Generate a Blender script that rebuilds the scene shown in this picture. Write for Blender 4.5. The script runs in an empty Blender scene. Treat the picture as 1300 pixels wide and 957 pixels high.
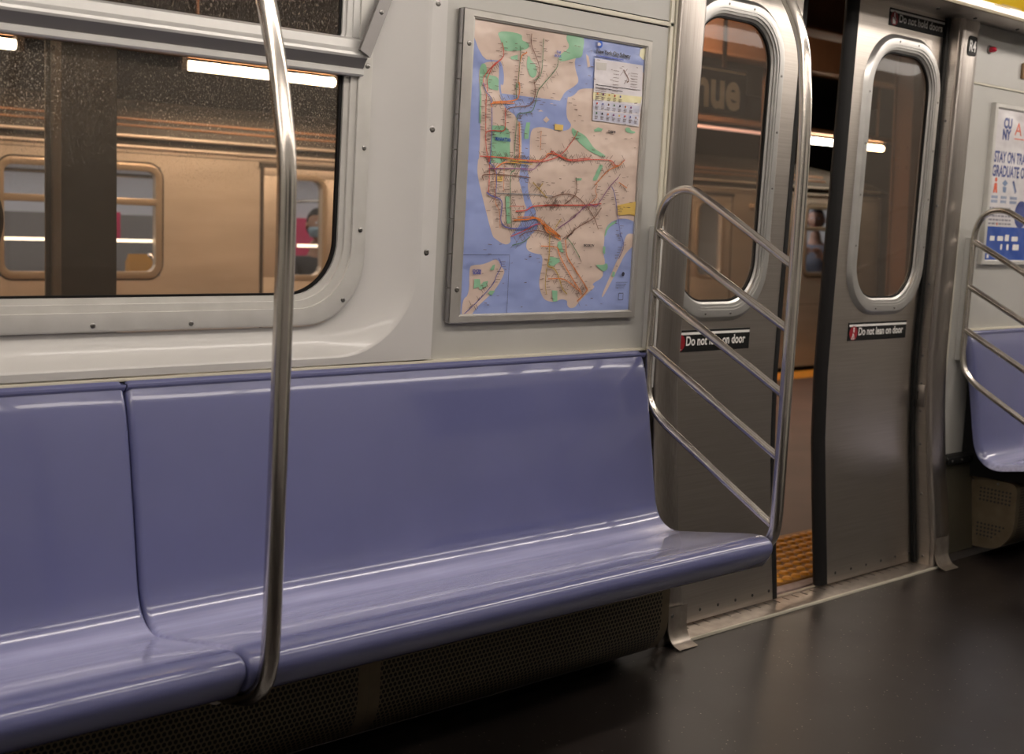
import bpy, bmesh, math, random
from mathutils import Vector, Matrix
from mathutils.geometry import tessellate_polygon
random.seed(7)
SC = bpy.context.scene
COL = SC.collection
ORIGIN = {}

# ------------------------------------------------------------------ materials
def new_mat(name):
    m = bpy.data.materials.new(name); m.use_nodes = True
    nt = m.node_tree
    return m, nt, nt.nodes['Principled BSDF']
def principled(name, col, rough=.5, metal=0., coat=0., emis=None, estr=0., spec=None):
    m, nt, b = new_mat(name)
    b.inputs['Base Color'].default_value = (*col, 1)
    b.inputs['Roughness'].default_value = rough
    b.inputs['Metallic'].default_value = metal
    b.inputs['Coat Weight'].default_value = coat
    b.inputs['Coat Roughness'].default_value = .06
    if spec is not None: b.inputs['Specular IOR Level'].default_value = spec
    if emis:
        b.inputs['Emission Color'].default_value = (*emis, 1); b.inputs['Emission Strength'].default_value = estr
    return m
def node(nt, t, **kw):
    n = nt.nodes.new(t)
    for k, v in kw.items(): setattr(n, k, v)
    return n
def ramp(nt, stops):
    r = node(nt, 'ShaderNodeValToRGB')
    e = r.color_ramp.elements
    while len(e) < len(stops): e.new(.5)
    for i, (p, c) in enumerate(stops):
        e[i].position = p; e[i].color = c if len(c) == 4 else (*c, 1)
    return r
def coords(nt, scale=(1, 1, 1)):
    tc = node(nt, 'ShaderNodeTexCoord'); mp = node(nt, 'ShaderNodeMapping')
    mp.inputs['Scale'].default_value = scale
    nt.links.new(tc.outputs['Object'], mp.inputs['Vector'])
    return mp
def noisy(name, c1, c2, scale=8, rough=.5, metal=0., bump=0., stretch=(1, 1, 1), coat=0., r2=None, detail=6, spec=None):
    """base colour varied by noise; optional bump and roughness variation"""
    m, nt, b = new_mat(name)
    mp = coords(nt, stretch)
    nz = node(nt, 'ShaderNodeTexNoise'); nz.inputs['Scale'].default_value = scale; nz.inputs['Detail'].default_value = detail
    nt.links.new(mp.outputs[0], nz.inputs['Vector'])
    r = ramp(nt, [(.3, c1), (.7, c2)])
    nt.links.new(nz.outputs['Fac'], r.inputs['Fac']); nt.links.new(r.outputs['Color'], b.inputs['Base Color'])
    b.inputs['Metallic'].default_value = metal; b.inputs['Roughness'].default_value = rough
    b.inputs['Coat Weight'].default_value = coat; b.inputs['Coat Roughness'].default_value = .05
    if spec is not None: b.inputs['Specular IOR Level'].default_value = spec
    if r2 is not None:
        mr = node(nt, 'ShaderNodeMapRange'); mr.inputs['To Min'].default_value = rough; mr.inputs['To Max'].default_value = r2
        nt.links.new(nz.outputs['Fac'], mr.inputs['Value']); nt.links.new(mr.outputs[0], b.inputs['Roughness'])
    if bump:
        bp = node(nt, 'ShaderNodeBump'); bp.inputs['Strength'].default_value = bump; bp.inputs['Distance'].default_value = .002
        nt.links.new(nz.outputs['Fac'], bp.inputs['Height']); nt.links.new(bp.outputs[0], b.inputs['Normal'])
    return m
def speckled(name, base, base2, spk, thr=.72, scale=160, rough=.35):
    m, nt, b = new_mat(name)
    mp = coords(nt)
    vo = node(nt, 'ShaderNodeTexVoronoi'); vo.inputs['Scale'].default_value = scale
    nt.links.new(mp.outputs[0], vo.inputs['Vector'])
    r = ramp(nt, [(.0, (1, 1, 1)), (.16, (0, 0, 0))]); nt.links.new(vo.outputs['Distance'], r.inputs['Fac'])
    nz2 = node(nt, 'ShaderNodeTexWhiteNoise'); nt.links.new(vo.outputs['Position'], nz2.inputs['Vector'])
    gt = node(nt, 'ShaderNodeMath', operation='GREATER_THAN'); gt.inputs[1].default_value = thr
    nt.links.new(nz2.outputs['Value'], gt.inputs[0])
    mu = node(nt, 'ShaderNodeMath', operation='MULTIPLY')
    nt.links.new(gt.outputs[0], mu.inputs[0]); nt.links.new(r.outputs['Color'], mu.inputs[1])
    nz = node(nt, 'ShaderNodeTexNoise'); nz.inputs['Scale'].default_value = 3; nz.inputs['Detail'].default_value = 8
    nt.links.new(mp.outputs[0], nz.inputs['Vector'])
    rb = ramp(nt, [(.3, base), (.7, base2)]); nt.links.new(nz.outputs['Fac'], rb.inputs['Fac'])
    mx = node(nt, 'ShaderNodeMix', data_type='RGBA')
    nt.links.new(mu.outputs[0], mx.inputs['Factor']); nt.links.new(rb.outputs['Color'], mx.inputs['A']); mx.inputs['B'].default_value = (*spk, 1)
    nt.links.new(mx.outputs['Result'], b.inputs['Base Color'])
    mr = node(nt, 'ShaderNodeMapRange'); mr.inputs['To Min'].default_value = rough - .08; mr.inputs['To Max'].default_value = rough + .15
    nt.links.new(nz.outputs['Fac'], mr.inputs['Value']); nt.links.new(mr.outputs[0], b.inputs['Roughness'])
    return m
def glass(name, tint, dust=0., dustcol=(.6, .55, .48), dscale=(260, 260, 120), thr=.62, refl=1.0, haze=.02):
    m = bpy.data.materials.new(name); m.use_nodes = True; nt = m.node_tree
    nt.nodes.remove(nt.nodes['Principled BSDF']); out = nt.nodes['Material Output']
    tr = node(nt, 'ShaderNodeBsdfTransparent'); tr.inputs['Color'].default_value = (*tint, 1)
    gl = node(nt, 'ShaderNodeBsdfGlossy'); gl.inputs['Roughness'].default_value = .015; gl.inputs['Color'].default_value = (refl, refl, refl, 1)
    fr = node(nt, 'ShaderNodeFresnel'); fr.inputs['IOR'].default_value = 1.5
    mx = node(nt, 'ShaderNodeMixShader')
    ge = node(nt, 'ShaderNodeNewGeometry'); fm = node(nt, 'ShaderNodeMath', operation='MULTIPLY_ADD'); fm.inputs[1].default_value = -1; fm.inputs[2].default_value = 1
    nt.links.new(ge.outputs['Backfacing'], fm.inputs[0])
    ff = node(nt, 'ShaderNodeMath', operation='MULTIPLY'); nt.links.new(fr.outputs[0], ff.inputs[0]); nt.links.new(fm.outputs[0], ff.inputs[1])
    nt.links.new(ff.outputs[0], mx.inputs[0]); nt.links.new(tr.outputs[0], mx.inputs[1]); nt.links.new(gl.outputs[0], mx.inputs[2])
    last = mx
    if dust:
        df = node(nt, 'ShaderNodeBsdfDiffuse'); df.inputs['Color'].default_value = (*dustcol, 1)
        mp = coords(nt, dscale)
        n1 = node(nt, 'ShaderNodeTexNoise'); n1.inputs['Scale'].default_value = 1; n1.inputs['Detail'].default_value = 5; n1.inputs['Roughness'].default_value = .75
        nt.links.new(mp.outputs[0], n1.inputs['Vector'])
        r1 = ramp(nt, [(thr, (0, 0, 0)), (thr + .1, (1, 1, 1))]); nt.links.new(n1.outputs['Fac'], r1.inputs['Fac'])
        mp2 = coords(nt, (4, 4, 2.2)); n2 = node(nt, 'ShaderNodeTexNoise'); n2.inputs['Scale'].default_value = 1.2; n2.inputs['Detail'].default_value = 4
        nt.links.new(mp2.outputs[0], n2.inputs['Vector'])
        # dirt gathers in the upper part of the pane: a band given by the pane's own height
        tc = node(nt, 'ShaderNodeTexCoord'); sp = node(nt, 'ShaderNodeSeparateXYZ'); nt.links.new(tc.outputs['Object'], sp.inputs[0])
        hr = node(nt, 'ShaderNodeMapRange'); hr.inputs['From Min'].default_value = .22; hr.inputs['From Max'].default_value = .42
        hr.inputs['To Min'].default_value = .06; hr.inputs['To Max'].default_value = 1.
        nt.links.new(sp.outputs['Z'], hr.inputs['Value'])
        mu = node(nt, 'ShaderNodeMath', operation='MULTIPLY'); nt.links.new(r1.outputs['Color'], mu.inputs[0]); nt.links.new(n2.outputs['Fac'], mu.inputs[1])
        mu3 = node(nt, 'ShaderNodeMath', operation='MULTIPLY'); nt.links.new(mu.outputs[0], mu3.inputs[0]); nt.links.new(hr.outputs[0], mu3.inputs[1])
        mu2 = node(nt, 'ShaderNodeMath', operation='MULTIPLY_ADD'); mu2.inputs[1].default_value = dust; mu2.inputs[2].default_value = haze
        mu2.use_clamp = True; nt.links.new(mu3.outputs[0], mu2.inputs[0])
        m2 = node(nt, 'ShaderNodeMixShader'); nt.links.new(mu2.outputs[0], m2.inputs[0])
        nt.links.new(mx.outputs[0], m2.inputs[1]); nt.links.new(df.outputs[0], m2.inputs[2]); last = m2
    nt.links.new(last.outputs[0], out.inputs['Surface'])
    return m
def perforated(name, base, hole, pitch):
    """sheet steel with a honeycomb of round holes (x and z of the object)"""
    m, nt, b = new_mat(name)
    tc = node(nt, 'ShaderNodeTexCoord'); sp = node(nt, 'ShaderNodeSeparateXYZ'); nt.links.new(tc.outputs['UV'], sp.inputs[0])
    def grid(ox, oy):
        out = []
        for ax, o, p in (('X', ox, pitch), ('Y', oy, pitch * 1.732)):
            d = node(nt, 'ShaderNodeMath', operation='MULTIPLY_ADD'); d.inputs[1].default_value = 1 / p; d.inputs[2].default_value = o
            nt.links.new(sp.outputs[ax], d.inputs[0])
            f = node(nt, 'ShaderNodeMath', operation='FRACT'); nt.links.new(d.outputs[0], f.inputs[0])
            s = node(nt, 'ShaderNodeMath', operation='SUBTRACT'); s.inputs[1].default_value = .5; nt.links.new(f.outputs[0], s.inputs[0])
            k = node(nt, 'ShaderNodeMath', operation='MULTIPLY'); k.inputs[1].default_value = p / pitch; nt.links.new(s.outputs[0], k.inputs[0])
            q = node(nt, 'ShaderNodeMath', operation='POWER'); q.inputs[1].default_value = 2
            ab = node(nt, 'ShaderNodeMath', operation='ABSOLUTE'); nt.links.new(k.outputs[0], ab.inputs[0]); nt.links.new(ab.outputs[0], q.inputs[0])
            out.append(q)
        a = node(nt, 'ShaderNodeMath', operation='ADD'); nt.links.new(out[0].outputs[0], a.inputs[0]); nt.links.new(out[1].outputs[0], a.inputs[1])
        return a
    a, c = grid(0, 0), grid(.5, .5)
    mn = node(nt, 'ShaderNodeMath', operation='MINIMUM'); nt.links.new(a.outputs[0], mn.inputs[0]); nt.links.new(c.outputs[0], mn.inputs[1])
    lt = node(nt, 'ShaderNodeMath', operation='LESS_THAN'); lt.inputs[1].default_value = .36 ** 2; nt.links.new(mn.outputs[0], lt.inputs[0])
    mx = node(nt, 'ShaderNodeMix', data_type='RGBA'); nt.links.new(lt.outputs[0], mx.inputs['Factor'])
    mx.inputs['A'].default_value = (*base, 1); mx.inputs['B'].default_value = (*hole, 1)
    nt.links.new(mx.outputs['Result'], b.inputs['Base Color'])
    b.inputs['Metallic'].default_value = .5; b.inputs['Roughness'].default_value = .5
    return m

M = {}
M['white_shell'] = noisy('white_fibreglass', (.53, .515, .495), (.565, .55, .525), 3, rough=.34, r2=.42, coat=.3)
M['panel'] = noisy('grey_green_melamine', (.43, .42, .39), (.465, .455, .425), 5, rough=.32, r2=.42)
M['nosing'] = principled('dull_cream_edge', (.36, .31, .22), .75)
M['cream'] = principled('cream_trim', (.62, .58, .47), .35)
M['alu'] = noisy('painted_aluminium', (.56, .55, .53), (.62, .61, .585), 12, rough=.3, r2=.4, metal=.25)
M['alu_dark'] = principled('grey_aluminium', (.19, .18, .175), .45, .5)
M['frame_alu'] = noisy('anodised_frame', (.56, .545, .51), (.62, .605, .57), 20, rough=.32, metal=.3)
M['door_frame'] = noisy('silver_frame', (.50, .49, .47), (.57, .56, .54), 20, rough=.30, metal=.75)
M['map_frame'] = noisy('dull_map_frame', (.40, .38, .35), (.46, .44, .41), 15, rough=.35, metal=.55)
M['steel'] = noisy('brushed_steel', (.50, .455, .41), (.60, .555, .51), 3, rough=.27, r2=.38, metal=1., stretch=(1.2, 1.2, 130), bump=.04)
M['post_steel'] = noisy('brushed_post_steel', (.33, .30, .275), (.42, .385, .355), 3, rough=.26, r2=.36, metal=1., stretch=(110, 110, 1.0), bump=.04)
M['tube'] = noisy('satin_tube_steel', (.63, .59, .54), (.67, .63, .58), 60, rough=.19, r2=.22, metal=1.)
M['dark_steel'] = noisy('dull_dark_steel', (.10, .09, .065), (.16, .145, .105), 4, rough=.45, metal=.8)
M['rubber'] = principled('black_rubber', (.008, .007, .007), .6, spec=.2)
M['black'] = principled('black_paint', (.007, .007, .007), .5, spec=.2)
M['screw'] = principled('screw_steel', (.26, .25, .24), .28, 1.)
M['screw_hole'] = principled('dark_recess', (.03, .028, .026), .6)
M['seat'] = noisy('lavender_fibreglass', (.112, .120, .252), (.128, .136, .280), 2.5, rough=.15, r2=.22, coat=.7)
def pan_sheen_and_wear(m):
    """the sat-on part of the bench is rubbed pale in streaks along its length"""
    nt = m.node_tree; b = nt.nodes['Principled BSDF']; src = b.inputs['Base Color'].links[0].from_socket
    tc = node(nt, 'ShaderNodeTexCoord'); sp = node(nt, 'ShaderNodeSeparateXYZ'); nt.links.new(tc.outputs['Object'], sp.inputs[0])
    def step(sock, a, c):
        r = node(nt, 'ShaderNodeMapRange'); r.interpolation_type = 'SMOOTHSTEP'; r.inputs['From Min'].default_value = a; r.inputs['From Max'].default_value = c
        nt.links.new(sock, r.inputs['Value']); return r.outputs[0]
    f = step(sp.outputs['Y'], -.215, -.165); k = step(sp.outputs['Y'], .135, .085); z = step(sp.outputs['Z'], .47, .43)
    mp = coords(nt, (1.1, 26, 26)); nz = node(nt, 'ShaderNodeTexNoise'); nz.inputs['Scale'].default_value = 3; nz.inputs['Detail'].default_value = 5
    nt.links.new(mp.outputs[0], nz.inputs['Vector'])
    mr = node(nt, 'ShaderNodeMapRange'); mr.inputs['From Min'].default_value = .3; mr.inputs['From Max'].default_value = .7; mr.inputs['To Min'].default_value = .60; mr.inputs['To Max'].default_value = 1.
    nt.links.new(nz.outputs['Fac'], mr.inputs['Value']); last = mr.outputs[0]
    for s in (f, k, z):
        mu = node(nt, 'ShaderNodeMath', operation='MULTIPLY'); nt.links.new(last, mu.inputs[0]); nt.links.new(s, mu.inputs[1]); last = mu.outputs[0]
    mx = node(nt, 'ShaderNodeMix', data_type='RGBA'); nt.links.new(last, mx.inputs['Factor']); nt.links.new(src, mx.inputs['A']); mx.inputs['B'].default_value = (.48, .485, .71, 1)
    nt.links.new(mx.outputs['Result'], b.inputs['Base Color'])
pan_sheen_and_wear(M['seat'])  # brightness of the lit seat pan painted into the colour, mixed with wear
M['floor'] = speckled('speckled_dark_flooring', (.013, .010, .009), (.020, .0155, .014), (.50, .44, .38), thr=.70, scale=62, rough=.30)
M['sill'] = noisy('worn_sill', (.30, .26, .22), (.42, .37, .32), 30, rough=.35, metal=.8)
M['perf'] = perforated('perforated_steel', (.17, .135, .085), (.004, .003, .003), .0125)
M['tan_edge'] = noisy('tan_sheet_edge', (.15, .115, .072), (.20, .155, .10), 20, rough=.5, metal=.6)
M['glass'] = glass('dusty_glass', (.90, .85, .78), dust=1.1, dustcol=(.66, .58, .48), dscale=(290, 290, 190), thr=.545)
M['vent_glass'] = glass('grimy_vent_glass', (.62, .56, .50), dust=.8, dustcol=(.42, .35, .29), dscale=(290, 290, 110), thr=.515)
M['door_glass'] = glass('door_glass', (.84, .76, .66), dust=.35, dustcol=(.5, .45, .4), dscale=(300, 300, 30), thr=.68, refl=.35, haze=.075)
M['clear'] = glass('clear_pane', (.93, .93, .95))
M['red'] = principled('red_print', (.26, .006, .014), .4)
M['white'] = principled('white_print', (.80, .78, .75), .45)
M['lamp_red'] = principled('red_lens', (.5, .006, .03), .12, coat=.6)
M['tan_box'] = principled('tan_card', (.28, .17, .08), .6)
M['ceil'] = principled('ceiling_white', (.78, .76, .72), .35)
M['tubelight'] = principled('ceiling_lamp_glow', (.9, .9, .88), .4, emis=(1., .905, .82), estr=17.)
M['tubelight_far'] = principled('ceiling_lamp_glow_soft', (.9, .9, .88), .4, emis=(1., .905, .82), estr=9.)
M['yellow_ad'] = noisy('yellow_card', (.46, .30, .003), (.53, .35, .005), 6, rough=.75, spec=.15)
M['lilac'] = principled('lilac_card', (.42, .38, .48), .35)
M['yellow_ink'] = principled('ochre_ink', (.35, .22, .01), .4)
# map inks
def ink(n, c):
    m, nt, b = new_mat('ink_' + n); M[n] = m
    b.inputs['Base Color'].default_value = (*c, 1); b.inputs['Roughness'].default_value = .32; b.inputs['Coat Weight'].default_value = .3; b.inputs['Coat Roughness'].default_value = .12
    mp = coords(nt, (1, 1, 1.5)); nz = node(nt, 'ShaderNodeTexNoise'); nz.inputs['Scale'].default_value = 4.2; nz.inputs['Detail'].default_value = 2.5
    nt.links.new(mp.outputs[0], nz.inputs['Vector'])      # the folded sheet does not lie flat
    bp = node(nt, 'ShaderNodeBump'); bp.inputs['Strength'].default_value = .55; bp.inputs['Distance'].default_value = .06
    nt.links.new(nz.outputs['Fac'], bp.inputs['Height']); nt.links.new(bp.outputs[0], b.inputs['Normal'])
ink('water', (.275, .335, .60)); ink('tan', (.61, .475, .40)); ink('cream_ink', (.74, .70, .47)); ink('green', (.25, .47, .30))
ink('gold', (.66, .45, .12)); ink('paper', (.66, .62, .64)); ink('yellow', (.74, .68, .40)); ink('pale', (.54, .54, .64)); ink('grey', (.52, .49, .46))
ink('l_red', (.58, .09, .06)); ink('l_blue', (.11, .12, .36)); ink('l_orange', (.66, .20, .045)); ink('l_green2', (.10, .20, .10)); ink('l_brown', (.20, .09, .06))
ink('l_purple', (.22, .07, .20)); ink('l_grey2', (.25, .24, .25)); ink('l_yellow2', (.46, .30, .05)); ink('l_black', (.03, .03, .05)); ink('l_tick', (.17, .11, .09))
ink('t_blue', (.03, .07, .40)); ink('t_black', (.01, .01, .02)); ink('mta', (.01, .10, .55))
ink('navy', (.03, .05, .22)); ink('cobalt', (.02, .075, .36)); ink('coral', (.72, .12, .05)); ink('poster', (.66, .63, .64)); ink('steelblue', (.20, .27, .42)); ink('greytext', (.22, .21, .25))

# ------------------------------------------------------------------ mesh builder
class MB:
    def __init__(s): s.v = []; s.f = []; s.mi = []; s.m = 0; s.uv = {}
    def add(s, verts, faces):
        b = len(s.v); s.v += [tuple(map(float, p)) for p in verts]
        for f in faces: s.f.append(tuple(b + i for i in f)); s.mi.append(s.m)
        return s
    def box(s, x0, x1, y0, y1, z0, z1):
        v = [(x, y, z) for x in (x0, x1) for y in (y0, y1) for z in (z0, z1)]
        return s.add(v, [(0, 1, 3, 2), (4, 6, 7, 5), (0, 4, 5, 1), (2, 3, 7, 6), (0, 2, 6, 4), (1, 5, 7, 3)])
    def bbox(s, x0, x1, y0, y1, z0, z1, r=.004):
        """box with chamfered edges"""
        bm = bmesh.new(); bmesh.ops.create_cube(bm, size=1)
        for v in bm.verts: v.co = Vector(((x0 + x1) / 2 + v.co.x * (x1 - x0), (y0 + y1) / 2 + v.co.y * (y1 - y0), (z0 + z1) / 2 + v.co.z * (z1 - z0)))
        bmesh.ops.bevel(bm, geom=bm.edges[:], offset=r, segments=2, affect='EDGES', profile=.5)
        s.addbm(bm); return s
    def addbm(s, bm):
        bm.verts.index_update()
        s.add([v.co for v in bm.verts], [[v.index for v in f.verts] for f in bm.faces]); bm.free()
    def loft(s, rings, closed=True, cap0=False, cap1=False):
        n = len(rings[0]); v = [p for r in rings for p in r]; f = []
        for i in range(len(rings) - 1):
            for j in range(n if closed else n - 1):
                k = (j + 1) % n
                f.append((i * n + j, i * n + k, (i + 1) * n + k, (i + 1) * n + j))
        if cap0: f.append(tuple(range(n - 1, -1, -1)))
        if cap1: f.append(tuple((len(rings) - 1) * n + j for j in range(n)))
        return s.add(v, f)
    def prism_x(s, prof, x0, x1, closed=True, caps=True):
        return s.loft([[(x0, y, z) for y, z in prof], [(x1, y, z) for y, z in prof]], closed, caps and closed, caps and closed)
    def poly(s, pts, y, mat=None):
        """flat filled polygon of (x, z) points facing -Y"""
        t = tessellate_polygon([[Vector((a, b, 0)) for a, b in pts]])
        v = [(a, y, b) for a, b in pts]; f = []
        for tri in t:
            a, b, c = (Vector((*pts[i], 0)) for i in tri)
            f.append(tri if (b - a).cross(c - a).z > 0 else tri[::-1])
        return s.add(v, f)
    def ribbon(s, pts, w, y):
        """flat stripe of width w along (x, z) points"""
        L, R = [], []
        for i, p in enumerate(pts):
            a = Vector(pts[max(i - 1, 0)]); b = Vector(pts[min(i + 1, len(pts) - 1)])
            t = (b - a); t = t.normalized() if t.length > 1e-9 else Vector((1, 0)); n = Vector((-t.y, t.x)) * w / 2
            L.append((p[0] + n.x, y, p[1] + n.y)); R.append((p[0] - n.x, y, p[1] - n.y))
        n = len(pts)
        return s.add(L + R, [(i + n, i + n + 1, i + 1, i) for i in range(n - 1)])
    def tube(s, pts, r, seg=16, caps=True):
        pts = [Vector(p) for p in pts]; rings = []
        t0 = (pts[1] - pts[0]).normalized(); up = Vector((0, 0, 1)) if abs(t0.z) < .9 else Vector((1, 0, 0))
        nrm = t0.cross(up).normalized()
        for i, p in enumerate(pts):
            t = (pts[min(i + 1, len(pts) - 1)] - pts[max(i - 1, 0)]).normalized()
            nrm = (nrm - t * nrm.dot(t)).normalized(); bn = t.cross(nrm)
            rr = r[i] if isinstance(r, (list, tuple)) else r
            rings.append([p + (nrm * math.cos(2 * math.pi * k / seg) + bn * math.sin(2 * math.pi * k / seg)) * rr for k in range(seg)])
        return s.loft(rings, True, caps, caps)
    def cyl(s, a, b, r, seg=20): return s.tube([a, b], r, seg)
    def lathe(s, c, axis, prof, seg=16):
        """profile of (distance along axis, radius)"""
        ax = Vector(axis).normalized(); up = Vector((0, 0, 1)) if abs(ax.z) < .9 else Vector((1, 0, 0))
        n = ax.cross(up).normalized(); b = ax.cross(n)
        rings = [[Vector(c) + ax * d + (n * math.cos(2 * math.pi * k / seg) + b * math.sin(2 * math.pi * k / seg)) * max(r, 1e-4) for k in range(seg)] for d, r in prof]
        return s.loft(rings, True, True, True)
    def build(s, name, mats, parent=None, smooth=True, base=None, angle=35):
        o0 = Vector(base) if base is not None else (Vector(ORIGIN[parent.name]) if parent else Vector((0, 0, 0)))
        me = bpy.data.meshes.new(name)
        me.from_pydata([tuple(Vector(p) - o0) for p in s.v], [], s.f)
        if not isinstance(mats, (list, tuple)): mats = [mats]
        for m in mats: me.materials.append(M[m] if isinstance(m, str) else m)
        for p, i in zip(me.polygons, s.mi): p.material_index = min(i, len(mats) - 1)
        bm = bmesh.new(); bm.from_mesh(me); bmesh.ops.recalc_face_normals(bm, faces=bm.faces[:]) if not getattr(s, 'flat', False) else None
        bm.to_mesh(me); bm.free()
        if smooth:
            for p in me.polygons: p.use_smooth = True
            me.set_sharp_from_angle(angle=math.radians(angle))
        o = bpy.data.objects.new(name, me); COL.objects.link(o)
        ORIGIN[o.name] = o0
        if parent:
            o.parent = parent
            if base is not None: o.location = o0 - Vector(ORIGIN[parent.name])
        elif base is not None: o.location = o0
        return o

def build_each(mb, name, mats, parent, smooth=True, angle=35):
    """every separate piece of the builder becomes a part of its own; copies are named by Blender"""
    par = list(range(len(mb.v)))
    def find(i):
        while par[i] != i: par[i] = par[par[i]]; i = par[i]
        return i
    for f in mb.f:
        for i in f[1:]: par[find(i)] = find(f[0])
    groups = {}
    for f, mi in zip(mb.f, mb.mi): groups.setdefault(find(f[0]), []).append((f, mi))
    out = []
    for fs in groups.values():
        ids = sorted({i for f, _ in fs for i in f}); mp = {i: k for k, i in enumerate(ids)}
        m = MB(); m.v = [mb.v[i] for i in ids]; m.f = [tuple(mp[i] for i in f) for f, _ in fs]; m.mi = [mi for _, mi in fs]
        out.append(m.build(name, mats, parent, smooth, angle=angle))
    return out
def tag(o, label, cat, group=None, kind=None):
    if label: o['label'] = label
    if cat: o['category'] = cat
    if group: o['group'] = group
    if kind: o['kind'] = kind
    return o
def thing(name, label, cat, loc=(0, 0, 0), group=None):
    o = bpy.data.objects.new(name, None); COL.objects.link(o); o.location = loc; o.empty_display_size = .1
    ORIGIN[o.name] = Vector(loc)
    return tag(o, label, cat, group)
PH = .044                                     # the car leans by this much against the platform
PO = Vector((0, 2.5, 0))
def to_world(p): return PO + Vector((p[0], p[1] * math.cos(PH) + p[2] * math.sin(PH), -p[1] * math.sin(PH) + p[2] * math.cos(PH)))
def outside(o, base):
    o.location = to_world(base); o.rotation_euler = (-PH, 0, 0); return o
def out_thing(name, label, cat, base, group=None):
    o = thing(name, label, cat, base, group); return outside(o, base)
def struct(o, label=None, cat=None):
    o['kind'] = 'structure'
    if label: o['label'] = label
    if cat: o['category'] = cat
    return o

def rrect(x0, x1, z0, z1, r, n=8, radii=None):
    """rounded rectangle, (x, z) points, counter-clockwise from lower right; radii = br, tr, tl, bl"""
    R = radii or (r,) * 4; out = []
    for (cx, cz, sx, sz, a0), rr in zip(((x1, z0, -1, 1, -90), (x1, z1, -1, -1, 0), (x0, z1, 1, -1, 90), (x0, z0, 1, 1, 180)), R):
        rr = max(rr, 1e-4)
        for k in range(n + 1):
            a = math.radians(a0 + 90 * k / n)
            out.append((cx + sx * rr + rr * math.cos(a), cz + sz * rr + rr * math.sin(a)))
    return out
def at_y(ring, y): return [(a, y, b) for a, b in ring]
def fillet(pts, r, n=8):
    """round the corners of a 3-D polyline"""
    P = [Vector(p) for p in pts]; out = [P[0]]
    for i in range(1, len(P) - 1):
        a = (P[i - 1] - P[i]); b = (P[i + 1] - P[i]); rr = r[i - 1] if isinstance(r, (list, tuple)) else r
        th = a.angle(b); d = min(rr / math.tan(th / 2), a.length * .49, b.length * .49); rr = d * math.tan(th / 2)
        an, bn = a.normalized(), b.normalized(); c = P[i] + (an + bn).normalized() * (rr / math.sin(th / 2))
        u = (P[i] + an * d - c); w = (P[i] + bn * d - c)
        for k in range(n + 1): out.append(c + u.slerp(w, k / n))
    out.append(P[-1]); return out
def smooth_path(pts, n=8):
    """Catmull-Rom through the points (any dimension, as tuples)"""
    P = [Vector(p) for p in pts]; P = [P[0] * 2 - P[1]] + P + [P[-1] * 2 - P[-2]]; out = []
    for i in range(1, len(P) - 2):
        for k in range(n):
            t = k / n
            out.append(.5 * (2 * P[i] + (P[i + 1] - P[i - 1]) * t + (2 * P[i - 1] - 5 * P[i] + 4 * P[i + 1] - P[i + 2]) * t * t + (3 * P[i] - P[i - 1] - 3 * P[i + 1] + P[i + 2]) * t ** 3))
    out.append(P[-2]); return out
def chaikin(pts, it=2):
    for _ in range(it):
        out = []
        for a, b in zip(pts, pts[1:] + pts[:1]): out += [(a[0] * .75 + b[0] * .25, a[1] * .75 + b[1] * .25), (a[0] * .25 + b[0] * .75, a[1] * .25 + b[1] * .75)]
        pts = out
    return pts
def interp(tab, z):
    if z <= tab[0][0]: return tab[0][1]
    for (a, ya), (b, yb) in zip(tab, tab[1:]):
        if z <= b: return ya + (yb - ya) * (z - a) / (b - a)
    return tab[-1][1]
def text(mb, s, x, z, y, width=None, height=.02, bold=0., shear=0.):
    """lettering facing -Y: left edge x, base line z"""
    cu = bpy.data.curves.new('lettering', 'FONT'); cu.body = s; cu.size = 1; cu.offset = bold; cu.shear = shear; cu.fill_mode = 'BOTH'; cu.resolution_u = 4
    ob = bpy.data.objects.new('lettering', cu); COL.objects.link(ob)
    me = bpy.data.meshes.new_from_object(ob.evaluated_get(bpy.context.evaluated_depsgraph_get()))
    xs = [v.co.x for v in me.vertices]; x0, x1 = min(xs), max(xs)
    sz = height / .70; sx = (width / (x1 - x0)) if width else sz
    mb.add([(x + (v.co.x - x0) * sx, y, z + v.co.y * sz) for v in me.vertices], [tuple(p.vertices) for p in me.polygons])
    bpy.data.objects.remove(ob); bpy.data.meshes.remove(me); bpy.data.curves.remove(cu)
def disc(cx, cz, r, n=28): return [(cx + r * math.cos(2 * math.pi * k / n), cz + r * math.sin(2 * math.pi * k / n)) for k in range(n)]
def screw(x, y, z, parent, r=.0048, name='screw'):
    mb = MB(); mb.m = 0
    mb.lathe((x, y, z), (0, -1, 0), [(-.001, r), (.0012, r), (.0022, r * .72), (.0022, r * .30), (.001, r * .28)], 14)
    return mb.build(name, 'screw', parent)
def copy_tree(o, parent=None, d=(0, 0, 0)):
    c = o.copy(); COL.objects.link(c); ORIGIN[c.name] = ORIGIN.get(o.name, Vector((0, 0, 0)))
    if parent: c.parent = parent
    else: c.location = Vector(o.location) + Vector(d)
    for ch in list(o.children): copy_tree(ch, c)
    return c
# ================================================================== THE CAR: setting
WY = 2.455                       # face of the wall panels
XL, XR = -2.2, 7.6               # ends of the modelled stretch of car
def yd(z): return interp([(0, 2.438), (.1, 2.449), (.3, 2.472), (.5, 2.493), (.72, 2.504), (.95, 2.504), (2.0, 2.494)], z)
def yp(z): return interp([(0, 2.362), (.1, 2.366), (.33, 2.402), (.55, 2.428), (.76, 2.442), (1.0, 2.440), (2.0, 2.430)], z)

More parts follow.
